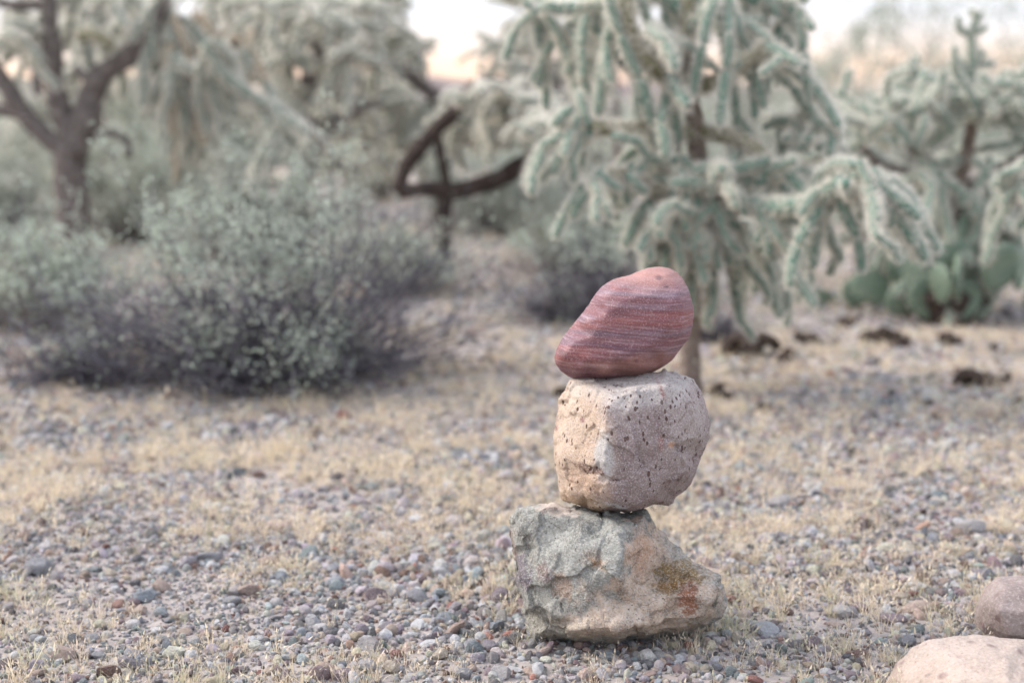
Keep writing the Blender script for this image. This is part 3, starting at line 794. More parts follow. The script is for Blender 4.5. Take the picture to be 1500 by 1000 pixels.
Z = Vector((0, 0, 1))
class Cholla:
    def __init__(s, label, base, seed, joints, group='cholla cacti', name='cholla_cactus', cat='cactus', maxj=290):
        s.root = thing(name, label, cat, base, group); s.base = Vector(base); s.r = random.Random(seed); s.j = joints; s.n = 0; s.maxj = maxj
        s.rng = np.random.default_rng(seed); s.extra = []; s.maxextra = 0; s.kf = 1.0
    def finish(s):
        if not s.extra: return
        VV, LL, MI, off = [], [], [], 0
        for me, M in s.extra:
            n = len(me.vertices); co = np.empty(n*3); me.vertices.foreach_get('co', co)
            Mn = np.array(M); VV.append(co.reshape(-1, 3)@Mn[:3, :3].T + Mn[:3, 3])
            LL += [tuple(i+off for i in p.vertices) for p in me.polygons]; MI += [p.material_index for p in me.polygons]; off += n
        o = mesh_obj('smaller_joints', np.concatenate(VV), LL, list(s.extra[0][0].materials), s.root, midx=MI); o['kind'] = 'stuff'
    def limb(s, pts, r0, r1, mat, name='branch', spiny=0, rough=.18, sides=9, slen=.02, sub=5):
        P = catmull([Vector(p)-s.base for p in pts], sub); n = len(P)
        rad = [r0 + (r1-r0)*i/(n-1) for i in range(n)]
        V, F = [], []; add_tube(V, F, P, rad, sides, True, rough, s.r.randrange(99)); nf = len(F)
        mats = [mat]
        if spiny:
            A = np.array(P); ln = np.linalg.norm(np.diff(A, axis=0), axis=1).sum(); k = int(ln*spiny)
            idx = s.rng.integers(0, n-1, k); t = s.rng.uniform(size=(k, 1)); c = A[idx]*(1-t) + A[idx+1]*t
            T = A[idx+1]-A[idx]; T /= np.linalg.norm(T, axis=1)[:, None]+1e-9
            q = s.rng.normal(size=(k, 3)); q -= T*(q*T).sum(1)[:, None]; q /= np.linalg.norm(q, axis=1)[:, None]
            rr_ = np.array(rad)[idx][:, None]
            add_spines(V, F, c+q*rr_, q, s.rng, 7, slen, .0013); mats = [mat, spine]
        o = mesh_obj(name, V, F, mats, s.root, midx=[0]*nf+[1]*(len(F)-nf))
        o.data.polygons.foreach_set('use_smooth', [True]*nf+[False]*(len(F)-nf))
        return o
    def joint(s, p, d, k, js=None, th=1):
        k *= s.kf
        me = s.r.choice(js or s.j); d = Vector(d).normalized(); q = Z.rotation_difference(d) @ Quaternion((0, 0, 1), s.r.uniform(0, 6.28))
        if s.n >= s.maxj:
            if len(s.extra) < s.maxextra:
                M = Matrix.LocRotScale(Vector(p)-s.base, q, Vector((th*(.75+.25*k), th*(.75+.25*k), k))); s.extra.append((me, M))
            return Vector(p) + d*JL*k*.97
        o = bpy.data.objects.new('joint', me); C.objects.link(o)
        o.rotation_mode = 'QUATERNION'; o.rotation_quaternion = q
        o.scale = (th*(.75+.25*k), th*(.75+.25*k), k); o.location = Vector(p)-s.base; o.parent = s.root; s.n += 1
        return Vector(p) + d*JL*k*.97
    def chain(s, p, d, n, grav, k=1., branch=.3, js=None, th=1, jit=.27):
        d = Vector(d).normalized()
        for i in range(n):
            d = (d + Vector((0, 0, -grav)) + Vector((s.r.gauss(0, jit), s.r.gauss(0, jit), s.r.gauss(0, jit*.7)))).normalized()
            kk = k*s.r.uniform(.65, 1.25); p2 = s.joint(p, d, kk, js, th*s.r.uniform(.85, 1.1))
            if s.r.random() < branch and i < n:
                f = s.r.uniform(.5, 1); q = Vector(p).lerp(p2, f)
                s.chain(q, d + Vector((s.r.gauss(0, .8), s.r.gauss(0, .8), s.r.gauss(0, .3))), max(1, n-i-1), grav, k*.8, branch*.5, js, th*.92)
            p = p2
        return p
    def drape(s, p, nch, nj, spread=.9, grav=.55, k=1., up=.1, side=0, branch=.3, js=None, rad=.02):
        if grav >= .4: spread *= .68; grav *= 1.15; branch += .1; up -= .1
        for i in range(nch):
            a = s.r.uniform(0, 6.28); d = Vector((math.cos(a)*spread+side, math.sin(a)*spread*.8, up + s.r.gauss(0, .2)))
            q = Vector(p) + Vector((s.r.gauss(0, rad), s.r.gauss(0, rad), s.r.gauss(0, rad*.7)))
            s.chain(q, d, s.r.choice([max(1, nj-1), nj, nj]), grav, k, branch, js)
A = lambda pts, Y: [at(p[0], p[1], Y + (p[2] if len(p) > 2 else 0)) for p in pts]

# ---- main cholla behind the stack
Y = 3.2
b0 = at(1014, 588, Y); b0.z = gz1(b0.x, Y)
t = Cholla('tall cholla cactus with slim tan trunk standing right behind the stacked stones', b0, 11, near_j, maxj=285); t.maxextra = 260
t.limb(A([(1014,600),(1013,560),(1011,510),(1012,450),(1014,390),(1018,310),(1022,230),(1015,160),(1008,100),(1006,40),(1010,-50),(1004,-150)], Y), .027, .016, bark_t, 'trunk', 90, .2, 12)
t.limb(A([(1006,70),(1006,30),(1011,-50),(1005,-150)], Y-.012), .0135, .012, skin_old, 'branch', 900)
G = 1500
for pts, r0, r1, m_ in (
    ([(1006,118),(975,110,-.05),(945,88,-.1),(926,58,-.1),(918,20,-.12),(912,-40,-.1)], .0205, .016, skin_old),
    ([(1012,130),(1050,118,-.05),(1090,95,-.1),(1124,66,-.12)], .017, .013, skin_old),
    ([(1020,196),(960,190,-.06),(912,189,-.1),(866,186,-.12)], .017, .0145, skin_old),
    ([(1020,192),(1070,200,-.06),(1105,216,-.1),(1132,248,-.12)], .0165, .014, skin_old),
    ([(1018,300),(1075,298,-.1),(1130,303,-.22),(1185,297,-.3),(1238,264,-.34)], .018, .016, skin),
    ([(1016,335),(1040,300,-.05),(1080,270,-.1),(1120,262,-.15)], .016, .013, skin),
    ([(1018,305),(965,285,-.08),(930,258,-.12),(893,254,-.14)], .015, .012, skin_old),
    ([(1014,385),(1050,352,.05),(1095,335,.1)], .015, .012, skin_old),
    ([(1006,22),(955,-12,0),(905,2,0),(850,12,.03),(790,10,.05)], .016, .012, skin),
    ([(960,-5,.1),(900,24,.1),(860,36,.1),(828,38,.1)], .014, .013, skin),
    ([(1008,10),(1060,-20,0),(1110,2,0),(1168,10,0)], .015, .013, skin),
    ([(1013,420),(990,385,-.05),(962,345,-.08)], .013, .011, skin_old),
    ([(1016,350),(1050,330,.1),(1105,330,.2),(1165,300,.25)], .015, .012, skin)):
    t.limb(A(pts, Y), r0, r1, m_, 'branch', 1500, .1, 9, .019)
def D(px, py, dy, nch, nj, **k): t.drape(at(px, py, Y+dy), nch, nj, **k)
D(852,190,-.12, 8, 2, spread=.8, side=-.2, k=.8, grav=.7, branch=.5)
t.chain(at(864,188,Y-.12), (.2,0,1), 1, -.1, .8, 0); D(905,255,-.13, 3, 1, k=.8, spread=.3, grav=1.3); D(880,262,-.13,3,2,k=.6,spread=.5)
D(985,112,-.07, 5, 2, spread=.35, grav=1.1, k=1.1, branch=.2); D(965,200,-.08, 3, 2, spread=.3, grav=1.2, k=.9)
D(1045,-10,-.06, 5, 3, spread=.28, grav=1.2, k=1., branch=.1); D(912,-30,-.1, 4, 3, spread=.35, grav=1., k=1., branch=.1)
D(870,10,.02, 3, 2, spread=.3, grav=1.1, k=.9); D(820,36,.1, 5, 2, spread=.4, grav=1.1, k=.85, branch=.2)
D(1124,68,-.12, 5, 2, spread=.5, side=.5, grav=.6, k=1., branch=.3); D(1170,10,0, 3, 2, spread=.5, side=.3, grav=.8, k=.8)
D(1130,-25,.05, 5, 2, spread=.6, grav=.7, k=.8); D(1060,40,-.05, 5, 1, spread=.8, up=.2, grav=.5, k=.7, branch=.8); D(955,60,-.08, 4, 1, spread=.8, up=.2, grav=.5, k=.7, branch=.8); D(1150,40,.1, 5, 2, spread=.6, grav=.7, k=.8); D(780,15,.1, 4, 2, spread=.5, grav=.9, k=.8); D(875,40,.1, 4, 2, spread=.5, grav=.9, k=.8)
D(1095,-30,0, 4, 2, spread=.5, grav=.9, k=1.); D(965,-40,.05, 4, 2, spread=.5, grav=.9, k=1.); D(950,40,-.1,2,2,spread=.5,grav=.8,k=.8)
D(1132,248,-.12, 5, 2, spread=.8, side=.2, up=.3, grav=.45, k=.9, branch=.4)
D(1172,215,-.05, 6, 1, spread=.8, up=.6, grav=.15, k=.7); D(1150,170,0., 3, 2, spread=.5, up=.1, grav=.5, k=.7)
D(1238,264,-.34, 8, 2, spread=.7, side=.25, up=.2, grav=.6, k=.75, branch=.5); D(1215,285,-.32, 4, 2, spread=.5, grav=1., k=.9)
D(1190,296,-.28, 3, 2, spread=.4, grav=1., k=.9); D(1255,255,-.34, 3, 2, spread=.5, side=.9, up=.1, grav=.5, k=1., branch=.1)
D(1120,300,-.2, 8, 2, spread=.45, grav=.9, k=.7, branch=.5); D(1090,335,.08, 5, 3, spread=.5, grav=.9, k=.8); D(1150,330,.15, 5, 3, spread=.5, grav=.95, k=.8)
D(1060,295,-.08, 7, 2, spread=.5, grav=.9, k=.7, branch=.5); D(962,345,-.08, 4, 1, spread=.5, grav=.9, k=.8); D(975,290,-.08, 4, 2, spread=.5, grav=.9, k=.9, branch=.4)
D(1065,250,-.14, 5, 1, spread=.9, up=.4, grav=.2, k=.8); D(1000,265,-.06,4,2,spread=.5,grav=.9,k=.8); D(1040,330,-.05,3,3,spread=.4,grav=1,k=.8)

for (px, py, dy, n) in ((1000,230,-.1,5),(1035,250,-.12,6),(1000,300,-.12,6),(1040,300,-.15,6),(1060,340,-.1,6),(960,300,-.1,5),(985,330,-.12,5),(1090,360,.05,6),(1120,345,.1,6),(1000,370,-.03,3),
    (1150,270,-.1,6),(1190,250,-.15,6),(1110,240,-.15,6),(1085,265,-.15,5),(1210,230,-.2,5),(930,255,-.12,4),(1165,310,.1,6),(1130,380,.1,5),(1075,390,.1,4),(960,355,-.08,4)):
    D(px, py, dy, n, 1, spread=.6, up=.25, grav=.75, k=.72, branch=.9)
t.finish()
# ---- cholla on the right
Y = 4.55
b0 = at(1392, 468, Y); b0.z = gz1(b0.x, Y)
t = Cholla('cholla cactus with upturned spiny arms and brown limbs, standing over the prickly pear', b0, 23, near_j, maxj=290); t.maxextra = 260; t.kf = 1.22
t.limb(A([(1392,480),(1398,430),(1402,370),(1406,310),(1405,262)], Y), .034, .026, bark, 'trunk', 60, .25, 11)
for pts, r0, r1, m_ in (
    ([(1406,285),(1372,245),(1342,222),(1322,188)], .022, .015, bark),
    ([(1406,275),(1418,215),(1424,175),(1425,138)], .022, .016, bark_t),
    ([(1406,285),(1445,255),(1480,240),(1525,205)], .020, .014, bark_dk),
    ([(1403,330),(1360,300),(1322,285)], .018, .013, bark_dk), ([(1403,340),(1450,310),(1500,300)], .018, .013, bark_dk),
    ([(1395,300),(1350,262),(1290,240),(1262,215)], .018, .013, bark),
    ([(1425,140),(1345,108)], .014, .012, skin), ([(1425,138),(1470,125),(1530,128)], .014, .012, skin), ([(1424,130),(1424,80),(1422,52)], .012, .012, skin)):
    t.limb(A(pts, Y + t.r.uniform(-.05, .03)), r0, r1, m_, 'branch', 900 if m_ is skin else 150, .12, 8, .022)
def U(px, py, dy, dirs, k=.9):
    for d in dirs: t.chain(at(px, py, Y+dy), (d[0], t.r.uniform(-.3, .3), d[1]), d[2] if len(d) > 2 else 1, 0, k, .25)
U(1424,132,0, [(-.6,.8),(.5,.9),(-.9,.5),(.9,.2,2),(-.3,-.8,2)]); U(1345,108,0, [(-.9,.3),(-.5,.9),(-.8,-.4)],.6); U(1422,52,0, [(-.9,.5),(.9,0,1),(.1,1)],.5);
U(1424,95,0, [(-.6,.7),(.7,.5),(.9,.1)],.6)
U(1322,190,0, [(0,1.1,2),(-.8,.5,2),(.6,.8),(-1,.1,2),(-.4,.8)],.8); U(1262,215,0, [(-.8,.4),(0,1),(-.9,-.2),(.6,.7)],.8)
U(1300,190,-.1, [(-1,.1,2),(-.6,.5,2),(.3,.9)],.8); U(1345,215,-.1, [(.9,.3,2),(-.2,.9),(.7,.7)],.8); U(1490,210,0, [(.3,.9),(-.5,.8),(-.8,.2),(.9,.3)],.9)
def D(px, py, dy, nch, nj, **k): t.drape(at(px, py, Y+dy), nch, nj, **k)
D(1375,170,-.1, 7, 1, spread=.9, up=.5, grav=.1, k=.9); D(1440,180,-.1, 7, 2, spread=.8, up=.4, grav=.2, k=.8); D(1400,150,.05, 5, 1, spread=.9, up=.3, grav=.1, k=.9)
for q in ((1250,245,0),(1290,250,.1),(1325,285,-.1),(1350,250,-.15),(1390,240,.05),(1370,300,.1),(1460,290,-.1),(1500,300,0),(1480,250,.1),(1430,330,.1),(1330,330,.1),(1280,300,.15),(1360,350,-.1),(1440,230,-.15)):
    D(q[0], q[1], q[2], 4, 2, spread=.7, up=.15, grav=.5, k=.8, branch=.35)
for (px, py, dy, n) in ((1300,160,-.2,5),(1340,170,-.2,6),(1390,190,-.2,6),(1450,170,-.2,6),(1480,160,-.2,5),(1270,200,-.2,6),(1330,210,-.25,6),(1500,190,-.2,6)):
    D(px, py, dy, n-2, 1, spread=.9, up=.8, grav=.0, k=.8, branch=.9)
for (px, py, dy, n) in ((1300,330,.1,5),(1340,380,-.1,6),(1290,380,.1,4),(1390,380,-.15,5),(1440,380,-.1,6),(1480,360,-.1,6),(1250,290,.1,5),(1370,250,-.2,6),(1450,290,-.15,6)):
    D(px, py, dy, n, 2, spread=.5, up=.1, grav=.8, k=.75, branch=.6)
t.finish()
Y = 5.3
b0 = at(1262, 435, Y); b0.z = gz1(b0.x, Y)
t = Cholla('shorter cholla between the tall one and the right hand one, partly hidden', b0, 29, near_j, maxj=230)
t.limb(A([(1262,445),(1262,400),(1256,330),(1250,270)], Y), .030, .022, bark, 'trunk', 90, .2, 10)
t.limb(A([(1252,300),(1220,250),(1185,225)], Y), .018, .014, skin_old, 'branch', 900, .1)
t.limb(A([(1252,290),(1285,240),(1300,190)], Y), .018, .014, skin_old, 'branch', 900, .1)
for q in ((1185,215),(1215,190),(1250,200),(1295,180),(1200,250),(1240,240),(1290,230),(1180,290),(1230,300),(1300,290),(1270,340)):
    t.drape(at(q[0], q[1], Y + t.r.uniform(-.15, .15)), 7, 2, spread=.8, up=.25, grav=.4, k=1., branch=.4)
# ---- piece of another cholla entering at the right edge
Y = 3.7
b0 = at(1590, 540, Y); b0.z = gz1(b0.x, Y)
t = Cholla('cholla cactus cut off by the right edge of the photo, arms reaching in', b0, 31, near_j, maxj=120)
t.limb(A([(1590,545),(1588,470),(1580,380),(1570,290),(1575,200)], Y), .026, .018, bark, 'trunk', 90, .2, 10)
t.limb(A([(1572,270),(1540,240),(1505,238),(1478,256)], Y), .014, .012, skin, 'branch', 1300, .1)
t.limb(A([(1575,330),(1540,300),(1512,290)], Y), .014, .012, skin, 'branch', 1300, .1)
for q in ((1485,252),(1512,262),(1530,290),(1560,220),(1600,230),(1620,300)):
    t.drape(at(q[0], q[1], Y), 4, 2, spread=.5, up=.1, grav=.7, k=.8, branch=.3)

# ---- big cholla tree at the upper left
Y = 6.0
b0 = at(108, 385, Y); b0.z = gz1(b0.x, Y)
t = Cholla('old cholla tree with thick forked brown trunk at the upper left', b0, 41, far_j, maxj=290)
t.limb(A([(108,392),(106,340),(104,290),(103,250),(104,215)], Y), .072, .066, bark, 'trunk', 25, .22, 14)
for pts, r0, r1 in (([(104,225),(122,180),(132,140),(150,108),(182,88),(210,60),(232,20),(250,-40)], .062, .030),
                    ([(104,220),(90,165),(78,110),(74,50),(72,0),(60,-60)], .046, .034),
                    ([(100,225),(60,192),(30,160),(5,118),(-40,70)], .044, .034),
                    ([(104,218),(118,190),(140,150)], .05, .045), ([(30,165),(0,160),(-40,150)], .03, .024), ([(78,85),(55,72),(40,62)], .022, .016),
                    ([(72,5),(30,8),(-20,0)], .03, .02), ([(150,105),(125,112),(110,98)], .025, .015),
                    ([(140,205),(160,195),(185,205),(188,232)], .018, .014)):
    t.limb(A(pts, Y), r0, r1, bark, 'branch', 60, .25, 10, .03)
t.limb(A([(115,52),(140,52),(165,66)], Y-.1), .03, .024, skin_old, 'branch', 500, .1)
t.limb(A([(300,60),(330,110),(370,140),(420,165)], Y-.2), .024, .018, skin_bg, 'branch', 900, .1, 8, .03)
for q in ((245,30,0),(235,60,.1),(260,80,-.1),(290,20,.1),(290,90,0),(320,60,-.2),(265,120,0),(250,-20,0),(310,120,.1),(345,40,.1),(280,60,.2)):
    t.drape(at(q[0], q[1], Y+q[2]), 4, 3, spread=.35, grav=1.1, k=1.15, branch=.25, js=(far_j if t.r.random() < .5 else far_j+dry_j+dry_j+dry_j+dry_j))
for q in ((130,-10,0),(180,-10,.1),(110,30,.2),(20,20,.1),(30,60,.3),(0,40,-.1),(200,10,.2),(150,40,.3),(370,140,-.2),(420,165,-.2),(330,0,.2)):
    t.drape(at(q[0], q[1], Y+q[2]), 4, 2, spread=.8, up=.2, grav=.5, k=1.2, branch=.3)

# ---- further chollas filling the left and centre
def far_cholla(label, bx, Y, seed, limbs, clus, kk=1.3, maxj=290, mat=bark, grp='cholla cacti', js=None):
    b0 = at(bx, 300, Y); b0.z = gz1(b0.x, Y)
    t = Cholla(label, b0, seed, far_j, grp, maxj=maxj); t.maxextra = 200
    for i, (pts, r0, r1) in enumerate(limbs):
        P = A(pts, Y)
        if i == 0: P[0].z = b0.z - .02
        t.limb(P, r0, r1, mat, 'trunk' if i == 0 else 'branch', 20, .25, 9, .03, 4)
    for (px, py, rx, ry, n) in clus:
        for _ in range(n):
            p = at(px + t.r.uniform(-1, 1)*rx, py + t.r.uniform(-1, 1)*ry, Y + t.r.gauss(0, .3))
            t.drape(p, 4, 1, spread=.8, up=.25, grav=.38, k=kk*.85, branch=.9, js=js)
            if t.r.random() < .35: t.drape(p, 2, 2, spread=.5, up=0, grav=.9, k=kk*.8, branch=.3, js=js)
    t.r.random(); t.finish()
    return t
far_cholla('dense pale cholla with dark stem between the left tree and the sky gap', 440, 7.2, 51,
    [([(440,330),(440,290),(452,240),(470,200)], .045, .035), ([(430,150),(445,140),(458,100),(466,62)], .045, .035), ([(470,200),(440,170),(430,150)], .035, .04), ([(470,200),(520,160),(560,150)], .03, .02)],
    [(490,60,50,60,16), (440,100,50,80,12), (420,30,60,40,12), (380,190,70,70,10), (510,180,60,60,12), (430,250,60,40,5)])
far_cholla('pale cholla with a bare dark limb slanting across the bright sky gap', 620, 8.0, 52,
    [([(640,300),(650,230),(650,170),(640,140)], .05, .04), ([(640,142),(600,110),(560,78),(540,55)], .045, .035), ([(645,150),(690,140),(715,160)], .03, .02), ([(560,78),(555,30),(540,-20)], .03, .02)],
    [(545,10,35,30,9), (575,85,30,20,5), (560,165,60,35,12), (610,190,55,30,12), (690,190,30,25,6), (560,240,50,40,6)])
t = far_cholla('low old cholla with curved dark fallen limb and drooping joints in the middle', 650, 5.4, 53,
    [([(648,345),(650,315),(652,290),(655,272)], .030, .03), ([(583,282),(620,277),(670,278),(720,266),(760,246),(795,226)], .028, .040), ([(583,282),(598,240),(618,212),(640,190),(668,160),(700,122)], .030, .028),
     ([(640,190),(645,225),(655,268)], .018, .018), ([(700,122),(716,140),(730,175)], .02, .02), ([(700,122),(760,130),(790,170),(795,226)], .03, .03)],
    [(700,150,30,15,10), (735,150,40,22,14), (765,165,30,25,10), (700,180,35,12,10), (745,120,30,25,8), (745,190,30,12,8), (670,160,15,12,5)], .85, 290, bark_dk)
far_cholla('cholla mass behind the left tree trunk reaching the left edge', 40, 8.4, 54,
    [([(40,330),(40,260),(60,180),(50,90)], .05, .03), ([(55,200),(110,150),(170,120)], .03, .02)],
    [(40,200,70,90,20), (170,150,60,60,16), (160,40,60,60,12), (200,240,60,50,12), (20,60,50,50,10)])
far_cholla('pale cholla standing behind the drooping strands of the left tree', 290, 9.0, 55,
    [([(290,330),(290,260),(300,180),(310,80)], .05, .03), ([(300,200),(240,150),(200,140)], .03, .02), ([(300,170),(350,120),(400,100)], .03, .02)],
    [(330,10,60,40,12), (390,30,60,50,12), (350,120,60,60,12), (240,140,60,60,10), (290,230,70,50,8)], 1.5)
far_cholla('tall pale cholla just right of the bright sky gap, behind the tall cholla', 830, 9.5, 56,
    [([(830,330),(828,250),(820,150),(790,40)], .05, .03), ([(825,200),(760,150),(740,90)], .03, .02)],
    [(780,40,45,60,12), (740,110,40,50,10), (820,140,50,50,12), (850,220,60,50,12), (740,220,40,40,8), (800,-10,40,20,6)], 1.5)
far_cholla('pale cholla low in the background between the fallen limb and the far scrub', 560, 10.5, 57,
    [([(560,320),(560,250),(570,180)], .05, .03)],
    [(500,240,70,40,12), (590,230,70,40,12), (560,140,40,35,6), (480,150,50,40,8)], 1.6)
far_cholla('cholla far back whose top closes the upper left corner of the sky', 150, 11.5, 58,
    [([(150,320),(150,200),(160,60)], .06, .03)],
    [(100,80,90,90,16), (220,60,80,80,16), (400,-10,90,40,12), (300,110,80,60,10)], 1.9)

far_cholla('pale cholla seen through the gap between the tall cholla and the right hand one', 1195, 8.8, 59,
    [([(1195,320),(1195,250),(1190,190)], .05, .03)],
    [(1180,190,60,40,14), (1230,240,60,50,12), (1120,230,40,40,8)], 1.4)
far_cholla('tall far cholla whose crown closes the sky left of the tall cholla trunk', 905, 12.0, 60,
    [([(905,300),(905,200),(900,60)], .06, .03)],
    [(880,-5,60,25,8), (930,70,30,30,5), (840,70,30,40,6)], 1.6)
# ------------------------------------------------------------------ prickly pear
def mat_pad():
    m = NB('prickly_pear_skin', .6, .35)
    c = m.ramp(m.noise(9, 4), [(.3, (.11, .165, .12)), (.55, (.15, .21, .15)), (.75, (.21, .26, .19))])
    dots = m.ramp(m.vor(13, rnd=.35), [(.07, 1), (.15, 0)])
    c = m.mix(m.math('MULTIPLY', dots, .7), c, (.50, .44, .30))
    e = m.ramp(m.noise(3, 4), [(.56, 0), (.70, .6)]); c = m.mix(e, c, (.33, .33, .22))
    return m.done(c, m.bump(dots, .5, .003))
padm = mat_pad()
def pad_mesh(seed):
    rng = np.random.default_rng(seed); V, F = ico(3)
    a = .5 + .09*V[:, 2]; W = np.stack([V[:, 0]*a, V[:, 1]*.085, V[:, 2]*.58 + .55], 1)
    W[:, 1] += .05*W[:, 0]**2*rng.uniform(-1, 1) + .04*fbm(W, 2, 2, seed)
    F = list(F); nf = len(F); W = [w_ for w_ in W]
    pts, nr = [], []
    for k in rng.choice(len(V), 70, replace=False): pts.append(W[k]); nr.append(V[k]*np.array([1, 2, 1])/2)
    add_spines(W, F, pts, nr, rng, 3, .11, .010)
    me = bpy.data.meshes.new('pad'); me.from_pydata([tuple(v) for v in W], [], F); me.materials.append(padm); me.materials.append(spine)
    me.polygons.foreach_set('material_index', [0]*nf+[1]*(len(F)-nf)); me.polygons.foreach_set('use_smooth', [True]*nf+[False]*(len(F)-nf))
    return me
pads = [pad_mesh(k) for k in range(5)]
def prickly(label, base, specs, Y, seed, stem=True):
    root = thing('prickly_pear', label, 'cactus', base, 'prickly pear cacti'); r = random.Random(seed)
    if stem:
        V, F = [], []
        for a in range(6):
            p0 = Vector((0, 0, -.02)); p1 = Vector((r.uniform(-.12, .12), r.uniform(-.08, .08), .10)); 
            add_tube(V, F, catmull([p0, p0.lerp(p1, .5)+Vector((0, 0, .01)), p1], 3), [.04, .038, .036, .034, .03, .028, .025], 8, True, .25, a)
        mesh_obj('stem', V, F, bark_dk, root, smooth=True)
    for (px, py, wpx, tilt, yaw, dy) in specs:   # pixel of the pad's foot
        p = at(px, py, Y+dy); s = wpx/FPX*Y*.82
        o = bpy.data.objects.new('pad', pads[r.randrange(5)]); C.objects.link(o)
        o.location = p - Vector(base); o.parent = root; o.scale = (s, s*1.3, s*r.uniform(.9, 1.15))
        o.rotation_euler = (r.uniform(-.25, .25), tilt, yaw)
Yp = 4.35
bp = at(1385, 470, Yp); bp.z = gz1(bp.x, Yp)
prickly('large clump of green prickly pear pads beneath the right hand cholla', bp,
    [(1370,465,72,-.5,.2,0),(1400,468,70,.2,-.3,-.05),(1425,465,68,.7,.4,.05),(1340,455,66,-.9,.1,.05),(1350,425,70,-.3,-.2,0),(1390,420,76,.1,.3,-.04),(1430,425,70,.5,-.4,.06),
     (1330,415,64,-.6,.5,.08),(1372,385,68,-.2,0,.05),(1412,380,72,.35,.5,0),(1452,425,72,.25,.2,-.1),(1462,385,66,.1,-.5,.1),(1490,422,64,.5,.9,-.1),(1300,440,62,-.9,-.2,.1),
     (1345,380,60,-.1,.6,.12),(1500,395,62,.4,.2,.1),(1400,440,66,-.1,1.2,-.1),(1375,440,60,.4,-1.1,-.08)], Yp, 3)
bp = at(1265, 450, 4.6); bp.z = gz1(bp.x, 4.6)
prickly('low run of round prickly pear pads on the ground left of the big clump', bp,
    [(1196,456,40,-.15,.1,0),(1246,450,52,.35,.1,0),(1282,446,50,.6,-.2,.05),(1302,440,54,-.2,.2,.1),(1225,448,40,-1.2,.1,.1),(1272,420,46,.1,.3,.08),(1166,448,34,.2,.6,.1)], 4.6, 4, False)

